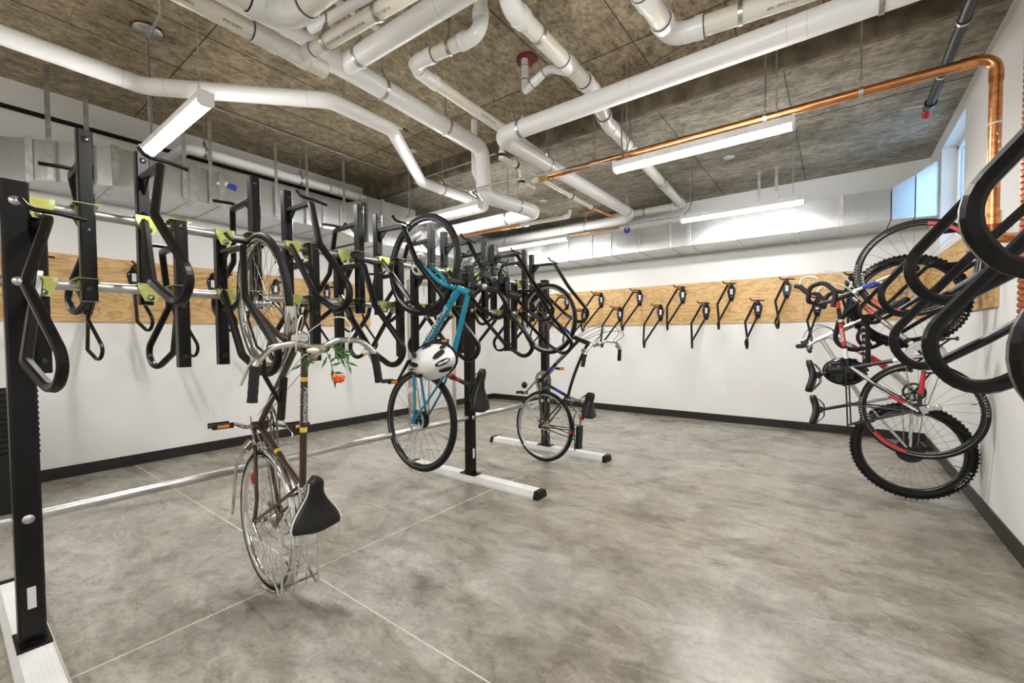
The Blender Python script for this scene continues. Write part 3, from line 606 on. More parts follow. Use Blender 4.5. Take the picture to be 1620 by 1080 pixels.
# small red tagged line over the drain offset
sm = thing('gauge_line', 'thin white line with a red tag under the ceiling behind the insulated pipe', 'pipe')
for y in (2.05, 2.2, 2.42, 2.6): tube(MB(), [(-3.3, y, 3.22), (-3.3, y+.10, 3.22)], .016, 10).build('pipe_run', 'pvc_fitting', sm)
tube(MB(), [(-3.3, 2.02, 3.22), (-3.3, 2.76, 3.22)], .011, 8).build('pipe_core', 'dark_grey', sm)
box(MB(), (-3.31, 2.36, 3.13), (-3.29, 2.39, 3.2)).build('tag', 'red_plastic', sm); tube(MB(), [(-3.3, 2.1, 3.22), (-3.3, 2.1, ZH)], .005, 6).build('hanger_rod', 'galvanised', sm)
# conduits
def conduit(label, pts, r=.0095, m='galvanised'):
    c = thing('conduit', label, 'conduit'); tube(MB(), fillet(pts, .06, 5), r, 10).build('tube', m, c); return c
conduit('thin steel conduit on the ceiling over the long duct', [(-4.71, YF+.2, 3.425), (-4.71, 3.70, 3.425), (-4.2, 3.78, 3.425)])
cb = conduit('short steel conduit running to the junction box on the ceiling step', [(-4.25, 3.79, 3.28), (-3.05, 3.79, 3.28)])
box(MB(), (-4.36, 3.73, 3.22), (-4.25, 3.84, 3.33)).build('junction_box', 'galvanised', cb)
conduit('steel conduit dropping from the junction box along the slab', [(-4.0, 3.80, 3.28), (-3.98, 4.0, 3.21), (-3.95, 4.6, 3.21)])
conduit('straight steel conduit linking the two strip lamps over the rack', [(-2.97, 3.42, 2.68), (-2.90, 3.18, 2.68), (-2.55, 3.18, 2.68), (-1.46, 3.38, 2.68)])
conduit('straight steel conduit linking the two strip lamps before the back duct', [(-2.98, 5.30, 2.66), (-1.48, 5.34, 2.66)])
# firestops, discs
def firestop(label, c, r):
    f = MB(); n = 18; P = []
    for k in range(n): a = 2*math.pi*k/n; q = r*(.8+.4*rng.random()); P.append((c[0]+q*math.cos(a), c[1]+q*math.sin(a)))
    prism(f, P, c[2]-.014, c[2]+.002, 2); return f.build('sealant_patch', 'red_sealant', label=label, cat='sealant')
firestop('red fire sealant around the trap pipe hole', (-2.0, 2.88, ZH), .085); firestop('red fire sealant around the white elbow hole', (-1.80, 2.10, ZH), .08); firestop('red fire sealant behind the round grey conduit cover', (-3.93, .97, ZH), .085)
jc = thing('conduit_cover', 'round grey conduit cover on the ceiling above the first strip lamp', 'cover', (-3.93, .97, ZH)); lathe(MB(), (0, 0, -.014), (0, 0, -1), [(.085, 0), (.085, .012), (.02, .014), (0, .014)], 20).build('cover_disc', 'steel_strap', jc)
tube(MB(), fillet([(0, 0, -.02), (0, 0, -.07), (.35, -.02, -.07), (1.1, -.25, -.02)], .03, 5), .0095, 10).build('conduit', 'galvanised', jc)
for l, c in (('round white sprinkler cover on the slab near the window wall', (-.99, 5.38, ZLO)), ('round white sprinkler cover on the slab over the far strip lamp', (-3.46, 5.40, ZLO)), ('round white cover on the ceiling beside the drain offset', (-4.03, 3.44, ZH))):
    lathe(MB(), c, (0, 0, -1), [(.045, 0), (.045, .004), (.06, .005), (.058, .012), (0, .014)], 24).build('ceiling_cover', 'white_plastic', label=l, cat='cover')
# ribbed riser at the right edge
rc = thing('ribbed_riser', 'red brown ribbed vertical riser on the window wall beside the copper pipe', 'riser', (.783, 3.40, 1.19))
prof = []
for k in range(62): prof += [(.026, k*.032), (.034, k*.032+.008), (.034, k*.032+.022), (.026, k*.032+.030)]
lathe(MB(), (0, 0, 0), (0, 0, 1), [q for q in prof if not 1.80 < q[1] < 1.88], 16, smooth=False).build('ribs', 'ribbed_copper', rc); tube(MB(), [(0, 0, 1.795), (0, 0, 1.885)], .035, 16).build('band', 'white_plastic', rc); tube(MB(), [(0, 0, -.03), (0, 0, .02)], .02, 12).build('stub', 'copper', rc)

# ------------------------------------------------------------------ strip lamps
def strip_lamp(x0, x1, y, label, z=2.60, emit=True):
    r_ = thing('strip_lamp', label, 'lamp', ((x0+x1)/2, y, z), 0, 'strip lamps hung on chains'); L = (x1-x0)/2
    hs = MB(); pr = [(-.040, .030), (-.034, .062), (.034, .062), (.040, .030), (.040, .012), (-.040, .012)]
    prism(hs, pr, -L, L, 0); hs.build('housing', 'white_paint', r_)
    df = MB(); prism(df, [(-.036, .012), (.036, .012), (.036, -.006), (.020, -.018), (-.020, -.018), (-.036, -.006)], -L+.012, L-.012, 0); df.build('diffuser', 'lamp_diffuser', r_)
    for s in (-1, 1):
        prism(MB(), [(-.042, .065), (.042, .065), (.042, -.008), (.022, -.021), (-.022, -.021), (-.042, -.008)], *sorted((s*(L+.006), s*(L-.011))), 0).build('end_cap', 'white_plastic', r_)
        zc = ceilz(y)-z; xx = s*(L-.10); ch = MB(); n = int((zc-.10)/.026)
        tube(ch, [(xx-.03, 0, .060), (xx, 0, .10), (xx+.03, 0, .060)], .0022, 6)
        for k in range(n):
            zz = .10+k*.026; R_ = [[1, 0, 0], [0, 1, 0], [0, 0, 1]] if k % 2 else [[0, -1, 0], [1, 0, 0], [0, 0, 1]]
            P = [(.006*math.cos(a), 0, .017*math.sin(a)+.014) for a in np.linspace(0, 2*math.pi, 9)[:-1]]
            P = npa(P)@npa(R_).T+npa((xx, 0, zz)); sweep(ch, P, circ(.0019, 4), 0, True, True)
        ch.build('chain', 'galvanised', r_)
    zc = ceilz(y)-z
    tube(MB(), fillet([(-L+.02, 0, .065), (-L+.09, .01, .13), (-L+.13, .01, .25), (-L+.115, 0, zc)], .08, 6), .0045, 8).build('power_cable', 'wire_grey', r_)
    return r_
strip_lamp(-4.06, -2.90, .97, 'lit strip lamp on chains over the end of the rack by the totes')
strip_lamp(-1.47, -.24, 3.38, 'lit strip lamp on chains under the copper pipe')
strip_lamp(-4.20, -2.98, 3.44, 'lit strip lamp on chains above the teal bicycle wheel')
strip_lamp(-1.49, -.28, 5.34, 'lit strip lamp on chains before the back duct near the window')
strip_lamp(-4.20, -3.00, 5.30, 'lit strip lamp on chains before the back duct near the far corner')
strip_lamp(-1.47, -.25, .97, 'lit strip lamp on chains over the open floor')
strip_lamp(-4.20, -3.00, -1.45, 'added fill strip lamp on chains over the rear part of the room by the rack')  # unseen lamp behind the camera, added as fill light
strip_lamp(-1.47, -.25, -1.45, 'added fill strip lamp on chains over the rear part of the open floor')  # second unseen fill lamp, added behind the camera to match the visible fixtures

# ------------------------------------------------------------------ stacked totes
NT = 12
def tote_mesh():
    t = MB(); H = .44
    def ring(z, a, b_, th): return [(-a, -b_, z), (a, -b_, z), (a, b_, z), (-a, b_, z)]
    o0, o1 = ring(0, .165, .24, 0), ring(H, .205, .285, 0); i0, i1 = ring(.006, .161, .236, 0), ring(H, .201, .281, 0)
    V = o0+o1+i0+i1; F = [(3, 2, 1, 0), (8, 9, 10, 11)]
    for k in range(4): j = (k+1) % 4; F += [(k, j, 4+j, 4+k), (8+j, 8+k, 12+k, 12+j), (4+k, 4+j, 12+j, 12+k)]
    t.add(V, F)
    return t.mesh('tub', ['black_plastic'])
def rim_mesh():
    t = MB(); a, b_ = .203, .283
    for lo, hi in (((a-.006, -b_-.016, .424), (a+.016, b_+.016, .440)), ((-a-.016, -b_-.016, .424), (-a+.006, b_+.016, .440)), ((-a, b_-.006, .424), (a, b_+.016, .440)), ((-a, -b_-.016, .424), (a, -b_+.006, .440))): box(t, lo, hi)
    return t.mesh('rim', ['black_plastic'])
tm, rm = tote_mesh(), rim_mesh()
for k in range(NT):
    t = thing('storage_tote', 'black plastic tote, %s of the nested stack by the plywood wall' % ('bottom one' if k == 0 else 'topmost one' if k == NT-1 else ('', 'second', 'third', 'fourth', 'fifth', 'sixth', 'seventh', 'eighth', 'ninth', 'tenth', 'eleventh')[k]+' from the floor'), 'tote', (-4.92, .150, .002+k*.0405), 0, 'nested stack of totes')
    link('tub', tm, t); link('rim', rm, t)
    if k == 0:
        tx = MB()
        for s, y, z, q in (('Living', .045, .245, .042), ('comfort', .055, .205, .022), ('est.', .07, .178, .020), ('company', .055, .150, .020)): text(tx, s, q, (.165+z*.091+.0035, -.045+y, z), (0, 1, 0), (.09, 0, 1))
        tx.build('lettering', 'white_decal', t)

# ------------------------------------------------------------------ bicycles (local frame: x forward, y left, z up, origin at the rear hub)
def rotm(ax, a):
    ax = npa(ax)/np.linalg.norm(ax); K = np.array([[0, -ax[2], ax[1]], [ax[2], 0, -ax[0]], [-ax[1], ax[0], 0]])
    return np.eye(3)+math.sin(a)*K+(1-math.cos(a))*K@K
def wheel(root, name, cx, R, tw, spec, steer=None, rear=False):
    """tyre is the part, rim, spokes, hub and so on are its sub-parts"""
    c = npa((cx, 0, 0)); Y = (0, 1, 0); out = []
    def put(mb, nm, mats, parent=None, **kw):
        if steer is not None: mb.tf(steer[0], steer[1])
        return mb.build(nm, mats, parent or root, **kw)
    tr = tw/2; tp = [(R-tr+tr*math.sin(a), tr*.95*math.cos(a)) for a in np.linspace(-math.pi*.36, math.pi*1.36, 14)]
    t = MB(); lathe(t, c, Y, tp, 64)
    if spec.get('knobs'):
        for k in range(74):
            a = 2*math.pi*k/74; d = npa((math.cos(a), 0, math.sin(a))); tg = npa((-math.sin(a), 0, math.cos(a)))
            for yy, rr, tilt in ((-.024, R-.006, -.8), (.024, R-.006, .8), (-.008+(k % 2)*.016, R+.0005, 0)):
                nd = d+npa((0, tilt*.45, 0)); nd /= np.linalg.norm(nd); obox(t, c+d*rr+npa((0, yy, 0)), (tg, np.cross(nd, tg), nd), (.014, .013, .010))
    w = put(t, name, 'black_rubber')
    if spec.get('wall'):   # light line where tyre meets rim
        for s in (-1, 1): put(lathe(MB(), c, Y, [(R-tw*.92, s*tw*.36), (R-tw*.80, s*tw*.42)], 64), 'sidewall_line', spec['wall'], w)
    rr = R-tw*.85; rd = spec.get('rim_d', .018); rw = tw*.40
    put(lathe(MB(), c, Y, [(rr, -rw), (rr, rw), (rr-rd*.6, rw*.95), (rr-rd, rw*.35), (rr-rd, -rw*.35), (rr-rd*.6, -rw*.95)], 64, closed=True), 'rim', spec['rim'], w)
    if spec.get('rim_arc'):
        for a0, a1, m in spec['rim_arc']:
            for s in (-1, 1): put(lathe(MB(), c, Y, [(rr-.001, s*(rw+.0012)), (rr-rd*.85, s*(rw*.93+.0012))], 24, xdir=(1, 0, 0), arc=(a0, a1)), 'rim_sticker', m, w)
    ns = spec.get('ns', 28); sk = MB(); hf = .021 if not rear else .024
    for k in range(ns):
        s = 1 if k % 2 else -1; a = 2*math.pi*k/ns; off = (.42 if (k//2) % 2 else -.42)*spec.get('cross', 2.4)/2
        p = c+npa((math.cos(a)*(rr-rd), 0, math.sin(a)*(rr-rd))); q = c+npa((math.cos(a+off)*hf, s*.028, math.sin(a+off)*hf))
        sweep(sk, [q, p], circ(.0011, 3), 0, True, cap=False)
    put(sk, 'spokes', spec.get('spoke', 'alloy'), w, kind='stuff')
    h = MB(); lathe(h, c, Y, [(0, -.056), (.007, -.056), (.008, -.036), (.027, -.032), (.027, -.027), (.016, -.022), (.016, .022), (.027, .027), (.027, .032), (.008, .036), (.007, .056), (0, .056)], 20)
    put(h, 'hub', spec.get('hub', 'alloy'), w)
    p = c+npa((math.cos(spec.get('valve', .7)), 0, math.sin(spec.get('valve', .7))))*(rr-rd); d = c-p; d /= np.linalg.norm(d)
    put(tube(MB(), [p, p+d*.035], .003, 6), 'valve', 'black_plastic', w)
    if rear:
        cs = MB(); n_, r0, r1 = spec.get('cogs', (7, .022, .045))
        for k in range(n_):
            rr_ = r1-(r1-r0)*k/(n_-1); lathe(cs, c+npa((0, -.030-.004*k, 0)), Y, [(rr_*.45, .0008), (rr_, .0008), (rr_, -.0008), (rr_*.45, -.0008)], 22, smooth=False, closed=True)
        put(cs, 'cassette', spec.get('cog_mat', 'chain_steel'), w)
    if spec.get('disc'):
        g = MB(); lathe(g, c+npa((0, .036, 0)), Y, [(.062, .001), (.078, .001), (.078, -.001), (.062, -.001)], 36, closed=True, smooth=False)
        for k in range(6):
            a = k*math.pi/3; obox(g, c+npa((math.cos(a)*.042, .036, math.sin(a)*.042)), ((math.cos(a+.4), 0, math.sin(a+.4)), (0, 1, 0), (-math.sin(a+.4), 0, math.cos(a+.4))), (.05, .002, .006))
        put(g, 'brake_disc', 'silver', w)
    if spec.get('letters'):
        for word, a0, rad, size, m, da in spec['letters']:
            for s in (1, -1):
                tm_ = MB(); yy = tr*.93 if rad > rr else rw+.0016
                for i, chh in enumerate(word):
                    a = a0+s*da*(i-(len(word)-1)/2); d = npa((math.cos(a), 0, math.sin(a))); tg = npa((-math.sin(a), 0, math.cos(a)))
                    text(tm_, chh, size, c+d*rad+npa((0, s*yy, 0)), tg*s, d)
                put(tm_, 'tyre_lettering' if rad > rr else 'rim_lettering', m, w)
    if spec.get('reflector') is not None:
        a = spec['reflector']; d = npa((math.cos(a), 0, math.sin(a))); tg = npa((-math.sin(a), 0, math.cos(a)))
        put(obox(MB(), c+d*(rr*.70), (tg, (0, 1, 0), d), (.10, .012, .03)), 'reflector', 'sticker', w)
    return w
def saddle(root, nose, rear, wn, wr, th, mat, piping=None, dip=.012, groove=False, rails='black_plastic'):
    nose = npa(nose); rear = npa(rear); d = rear-nose; L = np.linalg.norm(d); xd = d/L; zd = np.cross(xd, (0, 1, 0)); zd = zd if zd[2] > 0 else -zd
    n = 18; k = 16; V = []; F = []
    for i in range(n+1):
        t = i/n; e = .25+.75*math.sin(min(1, t*8)*math.pi/2) if t < .125 else (1 if t < .93 else .35+.65*math.cos((t-.93)/.07*math.pi/2))
        s = t*t*(3-2*t) if t > 0 else 0; s = max(0, min(1, (t-.22)/.68)); s = s*s*(3-2*s); hw = (wn+(wr-wn)*s)/2*e; up = dip*math.cos(t*2*math.pi)
        for j in range(k):
            a = 2*math.pi*j/k; cy, sz = math.cos(a), math.sin(a); zz = (.45*th*max(sz, 0)**.7 if sz > 0 else -th*.8*abs(sz)**.6)*(.6+.4*e)
            gy = -.006 if groove and sz > .75 and .3 < t < .9 else 0
            V.append(nose+xd*(L*t)+npa((0, 1, 0))*hw*(np.sign(cy)*abs(cy)**.8)+zd*(up+zz+gy))
    for i in range(n):
        for j in range(k): F.append((i*k+j, i*k+(j+1) % k, (i+1)*k+(j+1) % k, (i+1)*k+j))
    m = MB().add(V, F, 0, True); m.add(V[:k], [tuple(range(k))]); m.add(V[-k:], [tuple(range(k))[::-1]])
    s_ = m.build('saddle', mat, root)
    if piping:
        P = [V[i*k+0] for i in range(2, n+1)]+[V[n*k+8-0]]+[V[i*k+8] for i in range(n, 1, -1)]; V2 = []
        tube(MB(), P, .0035, 6).build('piping', piping, s_)
    r_ = MB(); b0 = nose+xd*L*.12-zd*th*.7; b1 = nose+xd*L*.92-zd*th*.5; mid = nose+xd*L*.5-zd*(th+.028)
    for s in (-1, 1): tube(r_, fillet([b0+npa((0, s*.008, 0)), mid-xd*.05+npa((0, s*.022, 0)), mid+xd*.05+npa((0, s*.022, 0)), b1+npa((0, s*.04, 0))], .04, 4), .0035, 7)
    r_.build('saddle_rails', rails, s_)
    return s_
def pedal(root, p, side, mat='black_plastic', refl='orange_reflector', w=.09):
    p = npa(p); q = MB(); E = ((1, 0, 0), (0, 1, 0), (0, 0, 1)); obox(q, p+npa((0, side*w*.55, 0)), E, (.012, w, .070)); cyl(q, p, p+npa((0, side*w, 0)), .008, 10)
    for s in (-1, 1): obox(q, p+npa((0, side*w*.55, s*.034)), E, (.026, w, .010))
    o = q.build('pedal', mat, root)
    if refl:
        for s in (-1, 1): obox(MB(), p+npa((0, side*w*.55, s*.0400)), E, (.014, w*.55, .003)).build('pedal_reflector', refl, o)
    return o
def bicycle(spec):
    S = spec; root = thing('bicycle', S['label'], 'bicycle')
    M_ = npa(S['M']); mw = Matrix.Identity(4)
    for i in range(3):
        for j in range(3): mw[i][j] = M_[i, j]
        mw[i][3] = S['O'][i]
    root.matrix_world = mw
    q3 = lambda a: npa((a[0], 0, a[1]))
    hl, ht, bb, sc, L = q3(S['hl']), q3(S['ht']), q3(S['bb']), q3(S['sc']), S['L']
    axis = (ht-hl)/np.linalg.norm(ht-hl); st = rotm(axis, S.get('steer', 0)); ST = (st, hl-st@hl)
    fm = S['frame']; fr = MB(); rt = S.get('rt', .016); rd_ = S.get('rdn', .018)
    tube(fr, [hl, ht], .021, 14); tth = ht+(hl-ht)*S.get('tt_t', .2); dth = hl+(ht-hl)*S.get('dt_t', .22)
    if S.get('tt_curve'): tube(fr, bezier([tth, (tth+sc)/2+q3(S['tt_curve']), sc]), rt, 12)
    else: tube(fr, [tth, sc], rt, 12)
    if S.get('dt_curve'): tube(fr, bezier([dth, (dth+bb)/2+q3(S['dt_curve']), bb]), rd_, 12)
    else: tube(fr, [dth, bb], rd_, 12)
    sdir = (sc-bb)/np.linalg.norm(sc-bb); sct = sc+sdir*S.get('st_ext', .03)
    tube(fr, [bb, sct], rt, 12); cyl(fr, bb+npa((0, .036, 0)), bb-npa((0, .036, 0)), .022, 14)
    for s in (-1, 1):
        tube(fr, [bb+npa((0, s*.022, 0)), npa((.10, s*.045, -.004)), npa((0, s*.058, 0))], .009, 8)
        tube(fr, [sc+npa((0, s*.012, 0))-sdir*.015, npa((sc[0]*.55, s*.040, sc[2]*.55)), npa((0, s*.058, 0))], .0075, 8)
        obox(fr, (0, s*.060, .0), ((1, 0, 0), (0, 1, 0), (0, 0, 1)), (.035, .006, .035))
    frame = fr.build('frame', fm, root)
    for (a, b, t0, t1, r, m) in S.get('bands', ()):
        a, b = dict(tt=(tth, sc), dt=(dth, bb), st=(bb, sct), ht=(hl, ht))[a], None
        tube(MB(), [a[0]+(a[1]-a[0])*t0, a[0]+(a[1]-a[0])*t1], r, 14, cap=False).build('decal_band', m, frame)
    for (tb_, t, word, size, m, sh, off, flip) in S.get('texts', ()):
        a = dict(tt=(tth, sc), dt=(dth, bb), st=(bb, sct))[tb_]; d = (a[1]-a[0])/np.linalg.norm(a[1]-a[0]); c = a[0]+(a[1]-a[0])*t
        for s in (1, -1):
            n_ = npa((0, s, 0)); up_ = np.cross(n_, d); xd = d
            
            if s > 0: xd = d*(flip); yd = np.cross(n_, xd)
            else: xd = -d*(flip); yd = np.cross(n_, xd)
            text(MB(), word, size, c+n_*(off+.0012), xd, yd, 0, sh).build('lettering', m, frame)
        if S.get('top_text'):
            n_ = np.cross((0, 1, 0), d); n_ = n_ if n_[2] > 0 else -n_; xd = d*flip
            text(MB(), word, size, c+n_*(off+.0012), xd, np.cross(n_, xd), 0, sh).build('lettering', m, frame)
    # fork
    fk = MB(); fw = S.get('fork_w', .045); crown = hl-axis*.012; fo_r = S.get('fork_r', .0115)
    if S.get('susp'):
        for s in (-1, 1):
            top = crown+npa((0, s*.062, 0)); ax0 = npa((L, s*.062, 0)); mid = ax0+(top-ax0)*.52
            tube(fk, [ax0, mid], .021, 14); tube(fk, [mid, top], .012, 8); obox(fk, crown+npa((0, s*.04, 0)), (axis, (0, 1, 0), np.cross(axis, (0, 1, 0))), (.03, .06, .04))
        tube(fk, [crown+npa((0, .062, 0)), crown-npa((0, .062, 0))], .017, 12)
        tube(fk, [npa((L, .062, 0))+(crown-npa((L, 0, 0)))*.50+npa((.05, 0, .0)), npa((L, -.062, 0))+(crown-npa((L, 0, 0)))*.50+npa((.05, 0, 0))], .014, 10)
        fk.tf(*ST); fko = fk.build('fork', 'bike_black', root); sl = MB()
        for s in (-1, 1):
            top = crown+npa((0, s*.062, 0)); ax0 = npa((L, s*.062, 0)); mid = ax0+(top-ax0)*.5; tube(sl, [mid, top], .0165, 14)
        sl.tf(*ST); sl.build('stanchions', 'chrome', fko)
    else:
        for s in (-1, 1):
            top = crown+npa((0, s*.030, 0)); e = npa((L, s*.053, 0)); tube(fk, bezier([top, top-axis*.16+npa((0, s*.016, 0)), e-axis*-.14, e], 12), fo_r, 10, scale=[1.15-.45*i/12 for i in range(13)])
        tube(fk, [crown+npa((0, .034, 0)), crown+npa((0, -.034, 0))], .017, 12); tube(fk, [crown, hl], .02, 12)
        fk.tf(*ST); fko = fk.build('fork', S.get('fork', fm), root)
        for s in (-1, 1):
            for t0, t1, m in S.get('fork_bands', ()):
                top = crown+npa((0, s*.034, 0)); e = npa((L, s*.053, 0)); tube(MB(), [top+(e-top)*t0+npa((0, 0, .002)), top+(e-top)*t1+npa((0, 0, .002))], .0145, 10).tf(*ST).build('decal_band', m, fko)
    wheel(root, 'front_wheel', L, S['Rf'], S['tw'], S['wheel'], ST); wheel(root, 'rear_wheel', 0, S['Rr'], S['tw'], S['wheel'], None, True)
    # stem, bar
    bc = q3(S['bar_c']); sm_ = MB(); hts = ht+axis*S.get('stem_rise', .05)
    tube(sm_, [ht-axis*.005, hts+axis*.012], .0145, 12); tube(sm_, [hts, bc], .0135, 12); cyl(sm_, bc+npa((0, .022, 0)), bc-npa((0, .022, 0)), .020, 14)
    sm_.tf(*ST).build('stem', S.get('stem', 'black_plastic'), root)
    bar = S['bar']; hb = None
    half = [npa(p)+npa((bc[0], 0, bc[2])) for p in bar['path']]; mir = lambda P: [npa((p[0], -p[1], p[2])) for p in P]
    Pl = fillet([npa((bc[0], 0, bc[2]))]+half, [0]+bar['R']+[0] if isinstance(bar['R'], list) else bar['R'], 7)
    full = np.concatenate([npa(mir(Pl))[::-1], Pl[1:]])
    hb = tube(MB(), full, bar.get('r', .0125), 12).tf(*ST).build('handlebar', bar['mat'], root)
    for s in (1, -1):
        G = Pl if s > 0 else npa(mir(Pl)); acc = np.concatenate([[0], np.cumsum(np.linalg.norm(np.diff(G, axis=0), axis=1))]); tot = acc[-1]
        def at(dist): return npa([np.interp(dist, acc, G[:, i]) for i in range(3)])
        if bar.get('tape'):
            ds = np.linspace(tot-bar['tape'], tot, 40); tube(MB(), [at(x) for x in ds], .0165, 10, scale=[1+.05*(i % 2) for i in range(40)]).tf(*ST).build('bar_tape', 'tape_black', root)
            hp = at(tot-bar['hood']); hood = MB(); fwd = npa(bar['hood_dir']); fwd /= np.linalg.norm(fwd)
            tube(hood, [hp-fwd*.01, hp+fwd*.05, hp+fwd*.085, hp+fwd*.10+npa((.0, 0, .03))], .019, 12, scale=[.95, .9, 1.0, .7]); hood = hood.tf(*ST).build('brake_hood', 'grip_rubber', root)
            lv = bezier([hp+fwd*.085, hp+fwd*.12+npa((.03, s*.01, -.01)), hp+fwd*.10+npa((.09, s*.02, -.06)), hp+fwd*.06+npa((.06, s*.02, -.11))]); tube(MB(), lv, .006, 8).tf(*ST).build('brake_lever', 'white_decal' if bar.get('white_lever') else 'silver', hood)
        else:
            g0 = tot-bar.get('grip', .12); d_ = at(tot)-at(tot-.03); d_ /= np.linalg.norm(d_)
            gp = [at(x) for x in np.linspace(g0, tot, 9)]; gp[-1] = gp[-1]+d_*.006
            tube(MB(), gp, .0165, 14, scale=[1.12, 1, 1.06, 1, 1.06, 1, 1.06, 1.0, 1.1]).tf(*ST).build('grip', 'grip_rubber', root)
            lp = at(g0-.02); ld = npa(bar['lever_dir']) if s > 0 else npa(bar['lever_dir'])*npa((1, -1, 1)); lm_ = MB(); fwd = npa(bar.get('lever_out', (.03, 0, 0)))
            obox(lm_, lp+fwd*.5, (fwd, (0, 1, 0), np.cross(fwd, (0, 1, 0))), (.045, .026, .024)); tube(lm_, [lp+fwd, lp+fwd*1.25+ld*.05, lp+fwd*1.05+ld*.13], .0055, 8, scale=[1.2, 1.1, .9])
            lv_ = lm_.tf(*ST).build('brake_lever', bar.get('lever_mat', 'silver'), root)
            if bar.get('shifter'): obox(MB(), at(g0-.055)+fwd*.5, ((1, 0, 0), (0, 1, 0), (0, 0, 1)), (.045, .05, .04)).tf(*ST).build('shifter', 'black_plastic', lv_)
        for cab in S.get('cables', ()):
            P = [npa(p)*npa((1, s, 1)) for p in cab[0]]; tube(MB(), bezier(P, 18), .0026, 6).build('cable', cab[1], root)
    # seat
    sp_ = q3(S['sp']); tube(MB(), [sc+sdir*.0, sp_], .0132, 12).build('seatpost', S.get('post', 'black_plastic'), root)
    tube(MB(), [sct-sdir*.012, sct+sdir*.008], .021, 14).build('seat_clamp', S.get('clamp', 'alloy'), root)
    obox(MB(), sp_, ((1, 0, 0), (0, 1, 0), (0, 0, 1)), (.05, .05, .022)).build('saddle_clamp', S.get('post', 'black_plastic'), root)
    saddle(root, q3(S['sn']), q3(S['sr']), *S['sad'], **S.get('sad_kw', {}))
    # drivetrain
    ca = S.get('crank_a', -1.5); cr = S.get('chainrings', (.095, .075)); cm_ = S.get('crank_mat', 'alloy'); ck = MB()
    for i, r_ in enumerate(cr): lathe(ck, bb+npa((0, -.048+.008*i, 0)), (0, 1, 0), [(r_*.80, .0013), (r_, .0013), (r_, -.0013), (r_*.80, -.0013)], 40, closed=True, smooth=False)
    for k in range(5):
        a = ca+k*2*math.pi/5; obox(ck, bb+npa((math.cos(a)*cr[0]*.42, -.050, math.sin(a)*cr[0]*.42)), ((math.cos(a), 0, math.sin(a)), (0, 1, 0), (-math.sin(a), 0, math.cos(a))), (cr[0]*.85, .004, .014))
    cyl(ck, bb+npa((0, .062, 0)), bb-npa((0, .062, 0)), .009, 10); cko = ck.build('chainring', S.get('ring_mat', cm_), root)
    for s, a in ((-1, ca), (1, ca+math.pi)):
        cl_ = S.get('crank_len', .17); e = bb+npa((math.cos(a)*cl_, s*.074, math.sin(a)*cl_)); b0 = bb+npa((0, s*.062, 0))
        sweep(MB(), [b0, e], rsq(.022, .013, .004), up=(0, 1, 0), scale=[1.25, .9]).build('crank_arm', cm_, root); pedal(root, e+npa((0, s*.010, 0)), s, refl=S.get('pedal_refl', 'orange_reflector'))
    chn = MB(); yc = -.046; rc_ = .034; Pc = []
    for a in np.linspace(math.pi*.5, math.pi*-.5, 14): Pc.append(bb+npa((math.cos(a)*cr[0], yc, math.sin(a)*cr[0])))
    for a in np.linspace(-math.pi*.5, -math.pi*1.5, 10): Pc.append(npa((math.cos(a)*rc_, yc, math.sin(a)*rc_)))
    Pc = npa(Pc); seg = np.diff(np.vstack([Pc, Pc[:1]]), axis=0); acc = np.concatenate([[0], np.cumsum(np.linalg.norm(seg, axis=1))]); tot = acc[-1]; nl = int(tot/.0127); PP = np.vstack([Pc, Pc[:1]])
    for k in range(nl):
        a = npa([np.interp(tot*k/nl, acc, PP[:, i]) for i in range(3)]); b = npa([np.interp(tot*((k+.72) % nl)/nl, acc, PP[:, i]) for i in range(3)])
        if np.linalg.norm(b-a) < .03: d_ = (b-a)/np.linalg.norm(b-a); obox(chn, (a+b)/2, (d_, (0, 1, 0), np.cross(d_, (0, 1, 0))), (.0105, .006, .007))
    chn.build('chain', 'chain_steel', root, kind='stuff')
    if S.get('derailleur'):
        dm = MB(); base = npa((.012, -.062, -.028)); low = npa((.03, -.05, -.10)); obox(dm, (base+low)/2, ((low-base), (0, 1, 0), np.cross(low-base, (0, 1, 0))), (.10, .012, .022))
        for c in (npa((.025, -.05, -.055)), low): lathe(dm, c, (0, 1, 0), [(0, .004), (.02, .004), (.02, -.004), (0, -.004)], 14)
        obox(dm, base, ((1, 0, .4), (0, 1, 0), (-.4, 0, 1)), (.05, .026, .03)); dm.build('derailleur', S['derailleur'], root)
    if S.get('fenders'):
        for nm, cx, a0, a1, stt in (('front_fender', L, math.radians(96), math.radians(222), ST), ('rear_fender', 0, math.radians(-6), math.radians(190), None)):
            fe = MB(); Rf_ = S['Rr']+.010; prf = [(Rf_-.014, -.024), (Rf_-.002, -.020), (Rf_+.004, -.008), (Rf_+.005, 0), (Rf_+.004, .008), (Rf_-.002, .020), (Rf_-.014, .024)]
            lathe(fe, (cx, 0, 0), (0, -1, 0), prf, 40, arc=(a0, a1), xdir=(1, 0, 0))
            if stt is not None: fe.tf(*stt)
            fo_ = fe.build(nm, 'chrome', root)
            for aa in S['fenders'][nm]:
                for s in (-1, 1):
                    g = tube(MB(), [npa((cx, s*.062, 0)), npa((cx+math.cos(aa)*Rf_, s*.022, math.sin(aa)*Rf_))], .0022, 6)
                    if stt is not None: g.tf(*stt)
                    g.build('fender_stay', 'chrome', fo_)
